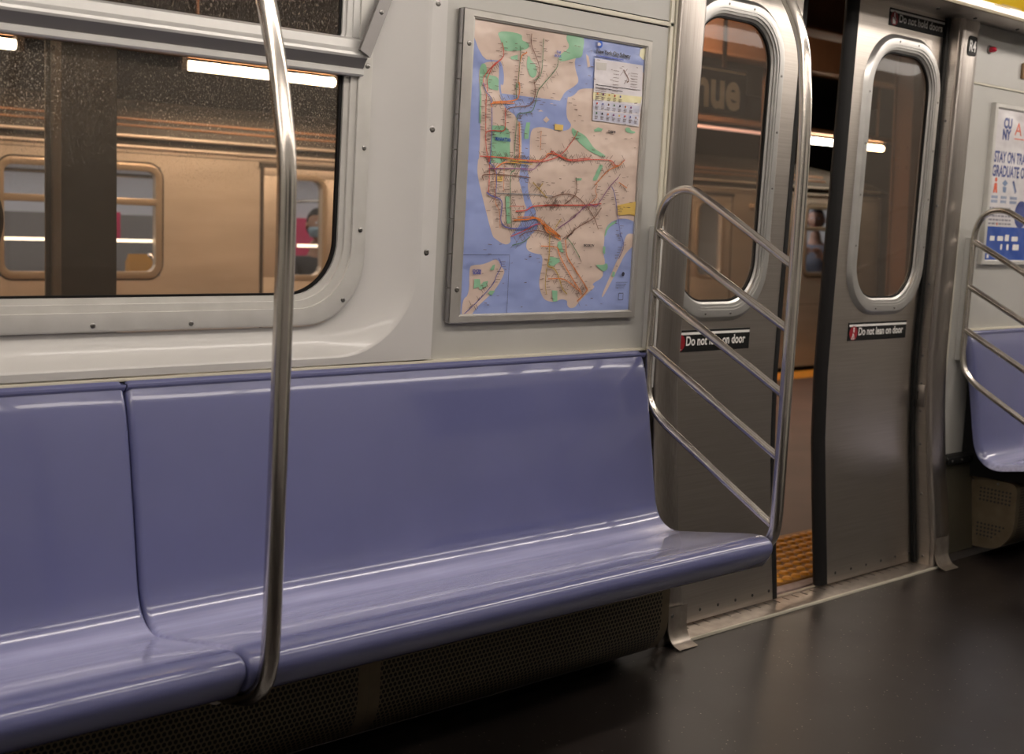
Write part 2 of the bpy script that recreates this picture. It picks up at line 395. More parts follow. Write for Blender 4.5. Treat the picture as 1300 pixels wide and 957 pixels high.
mb = MB(); mb.box(XL, XR, -.42, 2.362, -.04, 0)
mb.box(XL, 2.9, 2.362, 2.47, -.04, 0); mb.box(4.47, XR, 2.362, 2.47, -.04, 0)
floor = struct(mb.build('floor', 'floor', base=(0, 0, 0)))

# wall behind the bench, map panel, panel by the far seats, strips over them
def wall_piece(x0, x1, z0, z1, y=WY, mat='panel', t=.05):
    m = MB(); m.box(x0, x1, y, y + t, z0, z1); return m
mb = MB(); mb.m = 0
mb.box(2.046, 2.872, WY, WY + .035, .852, 1.733)            # map panel
mb.box(2.046, 2.862, WY, WY + .035, 1.752, 2.02)            # panel above it
mb.box(4.505, XR, WY, WY + .035, .372, 1.742)               # panel beside the far seats
mb.box(4.505, XR, WY - .004, WY + .035, 1.752, 1.955)
mb.box(XL, -.98, WY, WY + .035, .852, 2.02)
mb.m = 1                                                     # dark backing seen in the joints
mb.box(2.0, 2.98, WY + .003, WY + .04, .85, 2.02); mb.box(4.49, XR, WY + .003, WY + .04, .0, 2.02)
mb.m = 2                                                     # steel below the seats
mb.box(4.70, XR, 2.4555, 2.49, 0, .372); mb.box(XL, 2.90, 2.4555, 2.49, 0, .852)
wall = struct(mb.build('wall_far', ['panel', 'black', 'dark_steel'], base=(0, WY, 0)))
low = [(y, z) for z, y in [(0, 2.375), (.1, 2.385), (.33, 2.41), (.36, 2.415)]]
mb = MB(); mb.prism_x(low + [(2.455, .36), (2.455, 0)], 4.49, 4.698)
struct(mb.build('trim_5', 'dark_steel', base=(4.6, 2.41, 0)), 'dull dark steel wall foot between the right post and the far heater guard', 'wall foot')
mb = MB(); mb.prism_x(low + [(2.455, .36), (2.455, 0)], 2.742, 2.90)
struct(mb.build('trim_6', 'dark_steel', base=(2.82, 2.41, 0)), 'dull dark steel wall foot between the long heater guard and the left post', 'wall foot')
# cream strips along the top of the seats and between the panels
def strip(parent, x0, x1, y0, y1, z0, z1, mat='cream', name='panel_strip', r=.0015):
    m = MB(); m.bbox(x0, x1, y0, y1, z0, z1, r); return m.build(name, mat, parent)
strip(wall, XL, 2.866, 2.436, 2.462, .846, .853)
strip(wall, 4.60, XR, 2.436, 2.462, .846, .853)
strip(wall, 2.046, 2.862, 2.449, 2.46, 1.7365, 1.7485)
strip(wall, 2.848, 2.862, 2.449, 2.46, .853, 2.02)
strip(wall, 2.866, 2.874, 2.447, 2.46, .853, 2.02)
strip(wall, 4.505, XR, 2.449, 2.46, 1.7435, 1.751)
strip(wall, 4.508, 4.522, 2.449, 2.46, .38, 1.92)
strip(wall, 4.505, 4.72, 2.400, 2.46, .36, .384, 'black', 'base_strip')
for x in (4.53, 4.60, 4.66): screw(x, 2.399, .372, wall, .005)

# white moulded surround of the window
FX0, FX1, FZ0, FZ1 = -.76, 1.857, .940, 1.93
mb = MB(); N = 14
prof = [(0, 2.476), (.004, 2.4765), (.03, 2.474), (.06, 2.468), (.088, 2.459), (.112, 2.449), (.128, 2.441), (.135, 2.4375), (.140, 2.4365)]
rings = []
for d, y in prof:
    k = min(d / .14, 1)
    dz = .069 * k
    rings.append(at_y(rrect(FX0 - d, FX1 + d, FZ0 - dz, FZ1 + d * .5, .155 + .07 * k, N), y))
mb.loft(rings)
outer = rings[-1]
# flange: from the crease out to the straight seam
R2 = []
for (x, y, z) in outer:
    R2.append((x, y, z))
fl = []
for i, (x, y, z) in enumerate(outer):
    cx = min(max(x, FX0 - .1), FX1 + .1)
    X = 2.043 if x > FX1 - .03 else (-.95 if x < FX0 + .03 else x)
    seg = i // (N + 1)
    fl.append((X, 2.4375, z))
def corner(i, X, Z):   # pull the corner points out to the square seam
    seg = i // (N + 1); k = i % (N + 1)
    a = k / N
    if seg == 0: return (X[1], Z[0]) if .25 < a < .75 else ((outer[i][0] + (X[1] - outer[i][0]) * min(1, a * 4), Z[0]) if a <= .25 else (X[1], Z[0] + (outer[i][2] - Z[0]) * (a - .75) * 4))
    if seg == 1: return (X[1], outer[i][2] + (Z[1] - outer[i][2]) * min(1, a * 4)) if a <= .25 else ((X[1], Z[1]) if a < .75 else (X[1] + (outer[i][0] - X[1]) * (a - .75) * 4, Z[1]))
    if seg == 2: return (outer[i][0] + (X[0] - outer[i][0]) * min(1, a * 4), Z[1]) if a <= .25 else ((X[0], Z[1]) if a < .75 else (X[0], Z[1] + (outer[i][2] - Z[1]) * (a - .75) * 4))
    return (X[0], outer[i][2] + (Z[0] - outer[i][2]) * min(1, a * 4)) if a <= .25 else ((X[0], Z[0]) if a < .75 else (X[0] + (outer[i][0] - X[0]) * (a - .75) * 4, Z[0]))
fl = [(lambda p: (p[0], 2.4375, p[1]))(corner(i, (-.95, 2.043), (.856, 2.02))) for i in range(len(outer))]
back = [(x, 2.46, z) for x, y, z in fl]
mb.loft([outer, fl, back])
surround = mb.build('window_surround', 'white_shell', wall, angle=40)
for z in (1.686, 1.398, 1.111): screw(2.013, 2.4375, z, surround, .008)

# ---- window_1
GX0, GX1, GZ0, GZ1 = -.69, 1.789, 1.009, 1.504
win = struct(thing('window_1', 'wide car window with dusty lower pane and tilting vent above the lavender bench', 'window', (.55, 2.47, .94)))
mb = MB(); fp = [(0, 2.500), (0, 2.482), (.012, 2.480), (.0125, 2.474), (.028, 2.472), (.0285, 2.466), (.060, 2.463), (.064, 2.464), (.067, 2.468), (.067, 2.480)]
rings = []
for d, y in fp:
    r = .125 + d * .5
    rings.append(at_y(rrect(GX0 - d, GX1 + d, GZ0 - d, 1.90, r, 12, (r, .03, .03, r)), y))
mb.loft(rings); frame = mb.build('window_frame', 'frame_alu', win, angle=25)
for x, z in ((1.197, .956), (1.413, .955), (.78, .956), (1.797, .999), (1.838, 1.158), (1.839, 1.343), (1.839, 1.525), (1.837, 1.563)): screw(x, 2.4635, z, frame, .0055)
mb = MB(); mb.loft([at_y(rrect(GX0 - .004, GX1 + .004, GZ0 - .004, 1.512, .125, 12, (.125, .01, .01, .125)), 2.488), at_y(rrect(GX0 + .008, GX1 - .008, GZ0 + .005, 1.5, .12, 12, (.12, .008, .008, .12)), 2.4865),
      at_y(rrect(GX0 + .008, GX1 - .008, GZ0 + .005, 1.5, .12, 12, (.12, .008, .008, .12)), 2.494)])
mb.build('window_gasket', 'rubber', win)
mb = MB(); mb.box(GX0, GX1, 2.492, 2.496, GZ0, 1.51); mb.build('window_pane', 'glass', win, False, base=(GX0, 2.492, GZ0 - .02))
# cross bar between the panes
mb = MB()
mb.prism_x([(2.500, 1.500), (2.458, 1.500), (2.454, 1.504), (2.454, 1.514), (2.4575, 1.517), (2.450, 1.530), (2.443, 1.539), (2.441, 1.544), (2.4425, 1.550), (2.455, 1.560), (2.457, 1.578), (2.470, 1.584), (2.500, 1.584)], GX0 - .03, 1.822)
bar = mb.build('window_crossbar', 'alu', win, angle=20)
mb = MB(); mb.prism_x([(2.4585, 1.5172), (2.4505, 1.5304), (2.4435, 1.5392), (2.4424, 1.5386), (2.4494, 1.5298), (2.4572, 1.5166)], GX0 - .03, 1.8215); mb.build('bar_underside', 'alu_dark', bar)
# vent: frame, pane, arm
mb = MB(); vp = [(0, 2.492), (0, 2.480), (.008, 2.479), (.0085, 2.474), (.026, 2.472), (.026, 2.486)]
mb.loft([at_y(rrect(GX0 - d, 1.777 + d, 1.582 - d * .1, 1.86 + d, .012, 4), y) for d, y in vp]); vent = mb.build('vent_frame', 'alu', win, angle=25)
mb = MB(); mb.loft([at_y(rrect(GX0 - .002, 1.779, 1.578, 1.862, .012, 4), 2.4845), at_y(rrect(GX0 + .006, 1.770, 1.5835, 1.854, .01, 4), 2.484)]); mb.build('vent_gasket', 'rubber', vent)
mb = MB(); mb.box(GX0, 1.78, 2.4855, 2.4885, 1.576, 1.865); mb.build('vent_pane', 'vent_glass', vent, False, base=(GX0, 2.4855, 1.15))
mb = MB(); mb.box(1.799, 1.835, 2.470, 2.482, 1.585, 1.86); mb.build('vent_jamb', 'alu', vent)
mb = MB()
a0, a1 = Vector((1.806, 2.430, 1.548)), Vector((1.884, 2.452, 1.70)); dv = Vector((.014, 0, -.007))
mb.loft([[a0 - dv, a0 + dv, a0 + dv + Vector((0, .008, 0)), a0 - dv + Vector((0, .008, 0))], [a1 - dv, a1 + dv, a1 + dv + Vector((0, .008, 0)), a1 - dv + Vector((0, .008, 0))]], True, True, True)
arm = mb.build('vent_arm', 'alu_dark', win)
q = a0.lerp(a1, .64); screw(q.x, q.y, q.z, arm, .006)

# ---- threshold, posts, header
mb = MB(); mb.bbox(2.93, 4.46, 2.352, 2.452, -.004, .0055, .002); mb.m = 1
for k in range(30):
    x = 2.97 + k * .051; mb.box(x, x + .004, 2.418, 2.446, .005, .0062)
sill = struct(mb.build('trim_1', ['sill', 'screw_hole'], base=(3.7, 2.40, 0)), 'worn metal door sill plate along the floor edge', 'sill')
mb = MB(); mb.bbox(2.93, 4.46, 2.349, 2.356, -.004, .0085, .0015); mb.build('sill_nosing', 'cream', sill)
mb = MB(); mb.bbox(2.93, 4.46, 2.456, 2.478, -.05, .004, .002); mb.m = 1; mb.box(2.93, 4.46, 2.448, 2.457, -.05, -.02)
mb.build('outer_sill', ['sill', 'black'], sill)

def post(name, x0, x1, inner):
    m = MB(); rings = []
    zs = [0, .05, .1, .2, .33, .45, .55, .66, .76, .9, 1.2, 1.6, 1.958]; r = .008
    for z in zs:
        y = yp(z); yb = yd(z) + .03
        pts = [(x0, yb), (x0, y + r), (x0 + r * .3, y + r * .3), (x0 + r, y), (x1 - r, y), (x1 - r * .3, y + r * .3), (x1, y + r), (x1, yb)]
        rings.append([(a, b, z) for a, b in pts])
    m.loft(rings, True, True, True)
    return m
lp = struct(post('p', 2.874, 2.980, 1).build('trim_2', 'post_steel', base=(2.93, 2.44, 0), angle=50), 'stainless door post between subway map and left door leaf', 'post')
rp = struct(post('p', 4.396, 4.503, -1).build('trim_3', 'post_steel', base=(4.45, 2.44, 0), angle=50), 'stainless door post with R4 plate right of the door', 'post')
# stepped jamb strip of the right post (hinge side), with latch plate and screws
mb = MB(); rings = []
for z in [0, .1, .33, .55, .76, 1.0, 1.5, 1.957]:
    y0 = yp(z) + .018; y1 = yd(z) - .004
    rings.append([(4.388, y0, z), (4.397, y0, z), (4.397, y1, z), (4.388, y1, z)])
mb.loft(rings, True, True, True); js = mb.build('jamb_strip', 'steel', rp)
for z in (.035, .26, .44, .56, .66, .76, 1.02, 1.30, 1.60):
    y = (yp(z) + yd(z)) / 2 + .004; m = MB(); m.lathe((4.388, y, z), (-1, 0, 0), [(-.001, .005), (.0015, .005), (.0025, .003)], 10); m.build('screw', 'screw', js)
mb = MB(); mb.bbox(4.381, 4.389, yp(.6) + .022, yd(.6) - .006, .575, .655, .002); lt = mb.build('latch_plate', 'post_steel', rp)
mb = MB(); mb.box(4.380, 4.3815, yp(.6) + .045, yp(.6) + .05, .600, .632); mb.build('latch_slot', 'screw_hole', lt)
mb = MB(); rings = []
for z in [.01, .1, .2, .33, .5, .72, 1.0, 1.5, 1.957]: rings.append([(4.366, yd(z) - .012, z), (4.3875, yd(z) - .012, z), (4.3875, yd(z) - .002, z), (4.366, yd(z) - .002, z)])
mb.loft(rings, True, True, True); mb.build('dark_reveal', 'black', rp)  # black strip put in for the dark gap between leaf and jamb
# curved kick brackets at the feet of the posts
def kick(x0, x1, parent):
    m = MB(); pf = smooth_path([(2.361, .112), (2.360, .07), (2.356, .04), (2.340, .014), (2.312, .003)], 6)
    a = [(p[0], p[1]) for p in pf]; b = [(p[0] - .0, p[1]) for p in pf]
    prof = [(y - .004, z) for y, z in a] + [(y - .0005, z - .0015) for y, z in reversed(a)]
    m.prism_x(prof, x0, x1); o = m.build('kick_bracket', 'sill', parent, angle=50); return o
k1 = kick(2.902, 2.984, lp); k2 = kick(4.384, 4.475, rp)
screw(2.918, 2.3565, .088, k1, .006); 
# R4 door plate
mb = MB(); mb.poly(rrect(4.4265, 4.4865, 1.832, 1.901, .012, 5), 2.4285); mb.m = 1
text(mb, 'R4', 4.434, 1.848, 2.4276, width=.045, height=.038, bold=.02)
plate = mb.build('door_plate', ['black', 'white'], rp, False)
# dark reveal between the leaves and the posts, top track cover and header
mb = MB(); mb.prism_x([(2.245, 1.940), (2.252, 1.950), (2.255, 2.10), (2.30, 2.10), (2.30, 1.985), (2.44, 1.985), (2.50, 1.985), (2.50, 1.958), (2.445, 1.956), (2.40, 1.953)], 2.866, XR)
mb.prism_x([(2.245, 1.940), (2.252, 1.950), (2.255, 2.10), (2.30, 2.10), (2.30, 1.975), (2.44, 1.975), (2.452, 1.975), (2.452, 2.02), (2.44, 2.03), (2.30, 2.0)], XL, 2.866)
header = struct(mb.build('trim_4', 'steel', base=(3.7, 2.3, 1.93), angle=25), 'brushed header ledge above the door carrying the card rack', 'header')
strip(header, XL, XR, 2.238, 2.250, 1.938, 1.949, 'nosing', 'header_nosing', .002)
for x in (3.98, 4.22, 4.52): 
    m = MB(); m.lathe((x, 2.30, 1.9255), (0, -.2, -1), [(-.001, .007), (.002, .006)], 12); m.build('screw', 'screw_hole', header)
mb = MB(); mb.box(2.95, 4.42, 2.462, 2.482, 1.960, 1.99); mb.build('track_cover', 'black', header)

# ---- sliding door leaves
def leaf(name, x0, x1, edge, label, gx0, gx1, base):
    """edge = +1: meeting edge on the right"""
    t = struct(thing(name, label, 'door', base)); Z1 = 1.98
    gz0, gz1 = .970, 1.806
    m = MB(); T = .030
    zs = [.012, .06, .1, .2, .3, .4, .5, .6, .72, .86]
    f = [[(x0, yd(z), z), (x1, yd(z), z)] for z in zs]
    m.loft(f, False)
    m.loft([[(x0, yd(z) + T, z), (x1, yd(z) + T, z)] for z in zs], False)
    for x in (x0, x1): m.loft([[(x, yd(z), z), (x, yd(z) + T, z)] for z in zs], False)
    m.loft([[(x0, yd(.012), .012), (x1, yd(.012), .012)], [(x0, yd(.012) + T, .012), (x1, yd(.012) + T, .012)]], False)
    # upper part round the window opening
    n = 10; inner = rrect(gx0 - .02, gx1 + .02, gz0 - .02, gz1 + .02, .15, n); per = len(inner)
    outer = []
    for i, (a, b) in enumerate(inner):
        seg, k = i // (n + 1), i % (n + 1); cr = [(x1, .86), (x1, Z1), (x0, Z1), (x0, .86)][seg]; q = k / n
        if seg == 0: p = (a + (cr[0] - a) * min(1, 2 * q), .86) if q < .5 else (x1, .86 + (b - .86) * (2 * q - 1))
        elif seg == 1: p = (x1, b + (Z1 - b) * min(1, 2 * q)) if q < .5 else (x1 + (a - x1) * (2 * q - 1), Z1)
        elif seg == 2: p = (a + (x0 - a) * min(1, 2 * q), Z1) if q < .5 else (x0, Z1 + (b - Z1) * (2 * q - 1))
        else: p = (x0, b + (.86 - b) * min(1, 2 * q)) if q < .5 else (x0 + (a - x0) * (2 * q - 1), .86)
        outer.append(p)
    A = [(a, yd(b), b) for a, b in outer]; B = [(a, yd(b), b) for a, b in inner]
    C_ = [(a, yd(b) + T, b) for a, b in inner]; D = [(a, yd(b) + T, b) for a, b in outer]
    m.loft([A, B, C_, D, A])
    m.build('door_panel', 'steel', t, angle=30)
    # window frame
    m = MB(); wp = [(0, .022), (0, .004), (.006, .0), (.0065, -.005), (.014, -.006), (.0145, -.010), (.022, -.0105), (.0225, -.0125), (.040, -.0135), (.044, -.013), (.050, -.009), (.057, -.001), (.060, .002)]
    m.loft([[(a, yd(b) + o, b) for a, b in rrect(gx0 - d, gx1 + d, gz0 - d, gz1 + d, .125 + d * .85, 12)] for d, o in wp])
    fr = m.build('window_frame', 'door_frame', t, angle=25)
    for i, (sx, sz) in enumerate([(gx0 - .034, z) for z in (1.15, 1.32, 1.49, 1.66)] + [(gx1 + .034, z) for z in (1.15, 1.32, 1.49, 1.66)] + [((gx0 + gx1) / 2 + d, z) for d in (-.06, .06) for z in (gz0 - .034, gz1 + .034)]):
        screw(sx, yd(sz) - .0128, sz, fr, .004)
    m = MB(); m.loft([[(a, yd(b) + o, b) for a, b in rrect(gx0 - d, gx1 + d, gz0 - d, gz1 + d, .125 + d, 12)] for d, o in ((.004, .004), (-.006, .006), (-.006, .014))])
    m.build('window_gasket', 'rubber', t)
    m = MB(); m.box(gx0 - .004, gx1 + .004, yd(1.4) + .010, yd(1.4) + .014, gz0 - .004, gz1 + .004)
    m.build('window_pane', 'door_glass', t, False, base=(gx0, yd(1.4), gz0))
    # rubber nose
    m = MB(); xe = x1 if edge > 0 else x0; w = .034 if edge > 0 else .050; rings = []
    for z in [.012, .1, .2, .33, .5, .72, 1.0, 1.5, 1.98]:
        y = yd(z) - .001; rings.append([(xe + edge * a, y + b, z) for a, b in ((0, 0), (w * .62, 0), (w * .9, .006), (w, .016), (w * .9, .027), (w * .6, .033), (0, .033))])
    m.loft(rings, True, True, True); m.build('door_edge_rubber', 'rubber', t, angle=50)
    # row of screws along the foot
    k0 = [x0 + .05 + i * (x1 - x0 - .07) / 6 for i in range(7)] if edge < 0 else [x1 - .02 - i * (x1 - x0 - .1) / 6 for i in range(7)]
    for x in k0:
        z = .042; m = MB(); m.lathe((x, yd(z), z), (0, -1, 0), [(-.001, .0055), (.0008, .005)], 10); m.build('screw', 'screw_hole', t)
    return t
dl = leaf('door_1', 2.90, 3.522, 1, 'left stainless sliding door leaf slid partly open behind the rails', 3.017, 3.386, (3.3, 2.47, 0))
dr = leaf('door_2', 3.829, 4.47, -1, 'right stainless sliding door leaf with two black warning signs', 3.947, 4.316, (4.1, 2.47, 0))

def sign(parent, x0, x1, z0, z1, words, hand=False, tx=.165):
    y = yd((z0 + z1) / 2) - .0022; w = x1 - x0; h = z1 - z0
    m = MB(); m.m = 0; m.bbox(x0, x1, y, y + .003, z0, z1, .0008)
    m.m = 1; m.ribbon([(x0 + .002, z1 - .010), (x1 - .002, z1 - .010)], .0075, y - .0004)
    m.m = 2; c = (x0 + .030, z0 + h * .43); m.poly(disc(*c, h * .40), y - .0004)
    m.m = 1
    if hand:      # an open hand with a bar through it
        m.poly([(c[0] - .009, c[1] - .018), (c[0] + .007, c[1] - .018), (c[0] + .010, c[1]), (c[0] + .004, c[1] + .004), (c[0] + .002, c[1] + .018), (c[0] - .003, c[1] + .018), (c[0] - .005, c[1] + .004), (c[0] - .013, c[1] + .002)], y - .0008)
    else:         # a standing figure leaning on a door edge
        m.poly(disc(c[0] + .001, c[1] + .015, .0042, 12), y - .0008)
        m.poly([(c[0] - .004, c[1] + .010), (c[0] + .005, c[1] + .010), (c[0] + .003, c[1] - .004), (c[0] + .006, c[1] - .018), (c[0] + .002, c[1] - .018), (c[0], c[1] - .006), (c[0] - .006, c[1] - .018), (c[0] - .010, c[1] - .018), (c[0] - .004, c[1] - .003)], y - .0008)
        m.ribbon([(c[0] - .014, c[1] - .020), (c[0] + .010, c[1] - .020)], .002, y - .0008)
    m.m = 3 if hand else 4
    m.ribbon([(c[0] - h * .27, c[1] + h * .27), (c[0] + h * .27, c[1] - h * .27)], .0045, y - .0012)
    m.m = 1; text(m, words, x0 + w * tx, z0 + h * .30, y - .0006, width=w * (1 - tx) - .022, height=h * .42, bold=.02)
    return m.build('warning_sign', ['black', 'white', 'red', 'red', 'red'], parent, False)
sign(dl, 3.012, 3.380, .823, .888, 'Do not lean on door')
sign(dr, 3.932, 4.300, .826, .888, 'Do not lean on door')
sign(dr, 4.008, 4.374, 1.888, 1.946, 'Do not hold doors', True)

# ---- ceiling, opposite side and the ends of the car, so that light and reflections are those of a car
mb = MB(); arc = [(-.42, 1.95), (-.36, 2.06), (-.22, 2.14), (.1, 2.19), (.6, 2.22), (1.05, 2.225), (1.5, 2.22), (2.0, 2.19), (2.18, 2.14), (2.26, 2.085)]
mb.prism_x(arc + [(2.30, 2.10), (2.2, 2.18), (2.0, 2.23), (1.05, 2.26), (.1, 2.23), (-.25, 2.18), (-.42, 2.10)], XL, XR)
ceil = struct(mb.build('ceiling', 'ceil', base=(2.7, 1.0, 2.2), angle=40))
mb = MB(); mb.box(XL, XR, -.46, -.42, 0, 2.0); mb.m = 1
for x in (-1.5, .6, 4.3, 6.2): mb.poly(rrect(x, x + 1.5, 1.02, 1.75, .1), -.415)
mb.m = 2
for a, b in ((XL, 2.75), (4.5, XR)): mb.prism_x([(-.42, .85), (-.36, .6), (-.30, .40), (.05, .43), (.08, .38), (.0, .33), (-.42, .30)], a, b)
struct(mb.build('wall_near', ['panel', 'black', 'alu_dark'], base=(2.7, -.44, 0)))
for nm, x in (('wall_left', XL), ('wall_right', XR)):
    mb = MB(); mb.box(x - .03, x + .03, -.46, 2.50, 0, 2.26); struct(mb.build(nm, 'panel', base=(x, 1, 0)))

# ---- lamp strips along the ceiling
def lamp_strip(x, y, z, tilt, L, label, glow='tubelight'):
    t = thing('ceiling_light', label, 'light', (x, y, z), 'fluorescent strips along the car ceiling')
    m = MB(); m.bbox(x - L / 2, x + L / 2, y - .075, y + .075, z - .002, z + .040, .004); m.build('housing', 'alu', t)
    m = MB(); m.prism_x([(y - .06, z - .001), (y - .058, z - .040), (y - .04, z - .054), (y, z - .058), (y + .04, z - .054), (y + .058, z - .040), (y + .06, z - .001)], x - L / 2 + .01, x + L / 2 - .01)
    m.build('diffuser', glow, t); return t
LX = [-1.5 + 1.27 * k for k in range(8)]
for i, x in enumerate(LX):
    lamp_strip(x, 1.50, 2.185, 0, 1.20, 'fluorescent ceiling strip over the edge of the lavender bench')
    lamp_strip(x, .50, 2.185, 0, 1.20, 'fluorescent ceiling strip over the opposite seats', 'tubelight_far')

# ================================================================== benches
SEAT_PROF = [(2.444, .836), (2.444, .8455), (2.438, .848), (2.430, .842), (2.422, .826), (2.408, .79), (2.392, .72), (2.377, .64), (2.362, .56), (2.350, .49), (2.338, .435), (2.318, .399), (2.288, .381), (2.255, .378), (2.20, .388), (2.12, .404), (2.05, .418), (2.00, .4265), (1.972, .427), (1.953, .420), (1.944, .405), (1.945, .388), (1.955, .368), (1.966, .352), (1.972, .348)]
def bench(x0, x1, label, r=.012, r1=.012):
    t = thing('bench_seat', label, 'seat', ((x0 + x1) / 2, 2.2, 0), 'lavender moulded benches')
    P = smooth_path(SEAT_PROF, 4); n = len(P); N_ = []
    for i in range(n):
        d = (P[min(i + 1, n - 1)] - P[max(i - 1, 0)]).normalized(); N_.append(Vector((-d.y, d.x)) * (-1))
    # make the normals point to the open side (towards the aisle and up)
    if N_[n // 2].y < 0: N_ = [-v for v in N_]
    xs = [(x0, 1.0), (x0 + r * .12, .62), (x0 + r * .35, .28), (x0 + r * .65, .07), (x0 + r, 0)]
    xs += [(x0 + r + (x1 - x0 - r - r1) * k / 12, 0) for k in range(1, 12)]
    xs += [(x1 - r1, 0), (x1 - r1 * .65, .07), (x1 - r1 * .35, .28), (x1 - r1 * .12, .62), (x1, 1.0)]
    rr = lambda x: r if x < (x0 + x1) / 2 else r1
    m = MB(); rings = [[(x, P[i].x - N_[i].x * k * rr(x), P[i].y - N_[i].y * k * rr(x)) for i in range(n)] for x, k in xs]
    # closing sheet behind
    th = .024
    backs = [[(x, min(P[i].x - N_[i].x * th, 2.4535), P[i].y - N_[i].y * th) for i in range(n)] for x, k in xs]
    m.loft([a + b[::-1] for a, b in zip(rings, backs)], True)
    for q in (0, -1):       # close the two ends
        a, b = rings[q], backs[q]; m.loft([a, b], False)
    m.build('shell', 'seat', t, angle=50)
    # bracket below
    m = MB()
    for xb in (x0 + .12, x1 - .12):
        m.prism_x([(2.36, .345), (2.34, .36), (2.02, .395), (1.985, .375), (1.99, .35), (2.36, .29)], xb - .02, xb + .02)
    build_each(m, 'support_bracket', 'black', t)
    return t
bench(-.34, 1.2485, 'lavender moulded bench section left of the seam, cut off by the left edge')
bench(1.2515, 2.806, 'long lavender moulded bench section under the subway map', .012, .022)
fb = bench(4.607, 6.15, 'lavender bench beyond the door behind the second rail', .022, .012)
# black end panel between the far bench and the wall
mb = MB(); pr = [tuple(p) for p in smooth_path(SEAT_PROF, 3)]
prof = [(y + (.004), z - .002) for y, z in pr if z < .79 and y > 2.02]
mb.prism_x([(2.452, .79)] + prof + [(2.02, .385), (2.02, .352), (2.10, .318), (2.43, .300), (2.446, .36)], 4.684, 4.700)
mb.build('end_panel', 'black', fb, angle=30)

# ================================================================== heater guards under the benches
GP = [(2.40, .300), (2.262, .300), (2.236, .292), (2.226, .276), (2.2245, .22), (2.2245, .150), (2.230, .115), (2.248, .080), (2.275, .054), (2.312, .040), (2.40, .036)]
def guard_panel(t, x0, x1, margin=.03):
    pts = [Vector(p) for p in smooth_path(GP, 4)]
    ln = [0]
    for a, b in zip(pts, pts[1:]): ln.append(ln[-1] + (b - a).length)
    o = None
    for nm, a, b, mat in (('perforated_sheet', x0 + margin, x1 - margin, 'perf'), ('sheet_margin', x0, x0 + margin, 'tan_edge'), ('sheet_margin', x1 - margin, x1 - .001, 'tan_edge')):
        m = MB(); m.loft([[(a, p.x, p.y) for p in pts], [(b, p.x, p.y) for p in pts]], False)
        o = m.build(nm, mat, t, angle=60)
        uv = o.data.uv_layers.new(name='UVMap'); k = len(pts)
        for lp in o.data.loops:
            i = lp.vertex_index; uv.data[lp.index].uv = (a if i < k else b, ln[i % k])
def guard(x0, x1, cuts, label):
    t = thing('heater_guard', label, 'heater guard', ((x0 + x1) / 2, 2.32, .03), 'perforated heater guards under the benches')
    c = [x0] + cuts + [x1]
    for a, b in zip(c, c[1:]): guard_panel(t, a, b)
    # end plates with two patches of holes
    for x, s in ((x0, -1), (x1, 1)):
        m = MB(); m.prism_x([tuple(p) for p in smooth_path(GP, 3)] + [(2.415, .036), (2.415, .300)], x - .001 if s > 0 else x, x if s > 0 else x + .002)
        m.m = 1
        for r_ in range(4 if s < 0 else 0):
            for c_ in range(9):
                for z0, keep in ((.262, True), (.128, c_ < 8 - r_)):
                    if not keep: continue
                    y, z = 2.365 - c_ * .0145, z0 - r_ * .0145
                    m.lathe((x, y, z), (s, 0, 0), [(0, .0044), (.0015, .0042)], 8)
        e = m.build('end_plate', ['tan_edge', 'screw_hole'], t, angle=30)
        for y in (2.40, 2.30): 
            m = MB(); m.lathe((x, y, .288), (s, 0, 0), [(0, .005), (.002, .004)], 10); m.build('screw', 'screw', e)
    return t
guard(-.95, 2.738, [.40, 1.735], 'dark perforated heater guard under the long lavender bench')
guard(4.70, 6.6, [5.7], 'tan heater guard end with two hole patches under the far bench')
mb = MB(); mb.prism_x([(2.40, .036), (2.375, .03), (2.365, .004), (2.33, .0005), (2.40, .0005)], XL, 2.86); mb.prism_x([(2.40, .036), (2.375, .03), (2.365, .004), (2.33, .0005), (2.40, .0005)], 4.50, XR)
struct(mb.build('baseboard_far', 'floor', base=(2, 2.38, 0)), 'dark flooring coved up the wall foot', 'baseboard')

# ================================================================== grab pole in front of the seam, seat-end rails
mb = MB()
path = smooth_path([(1.268, 2.09, .318), (1.268, 2.03, .326), (1.268, 1.965, .346), (1.268, 1.928, .378), (1.268, 1.913, .415), (1.268, 1.9075, .46), (1.268, 1.9065, .60), (1.268, 1.9065, 1.0), (1.268, 1.9075, 1.20), (1.268, 1.914, 1.298), (1.268, 1.930, 1.37), (1.268, 1.949, 1.442), (1.268, 1.970, 1.503), (1.268, 1.995, 1.565), (1.268, 2.035, 1.65), (1.268, 2.09, 1.745), (1.268, 2.18, 1.86), (1.268, 2.262, 1.955)], 6)
pole = thing('grab_pole', 'bent steel grab pole rising in front of the seam between the bench sections', 'pole', (1.268, 1.907, .318))
mb.tube(path, .0168, 24); mb.build('pole_tube', 'tube', pole)
mb = MB(); mb.lathe((1.268, 2.252, 1.943), (0, .65, .76), [(-.004, .03), (.006, .032), (.012, .02)], 20); mb.build('flange', 'tube', pole)
mb = MB(); mb.lathe((1.268, 2.085, .3185), (0, 1, -.1), [(-.006, .026), (.006, .028)], 20); mb.build('flange', 'tube', pole)

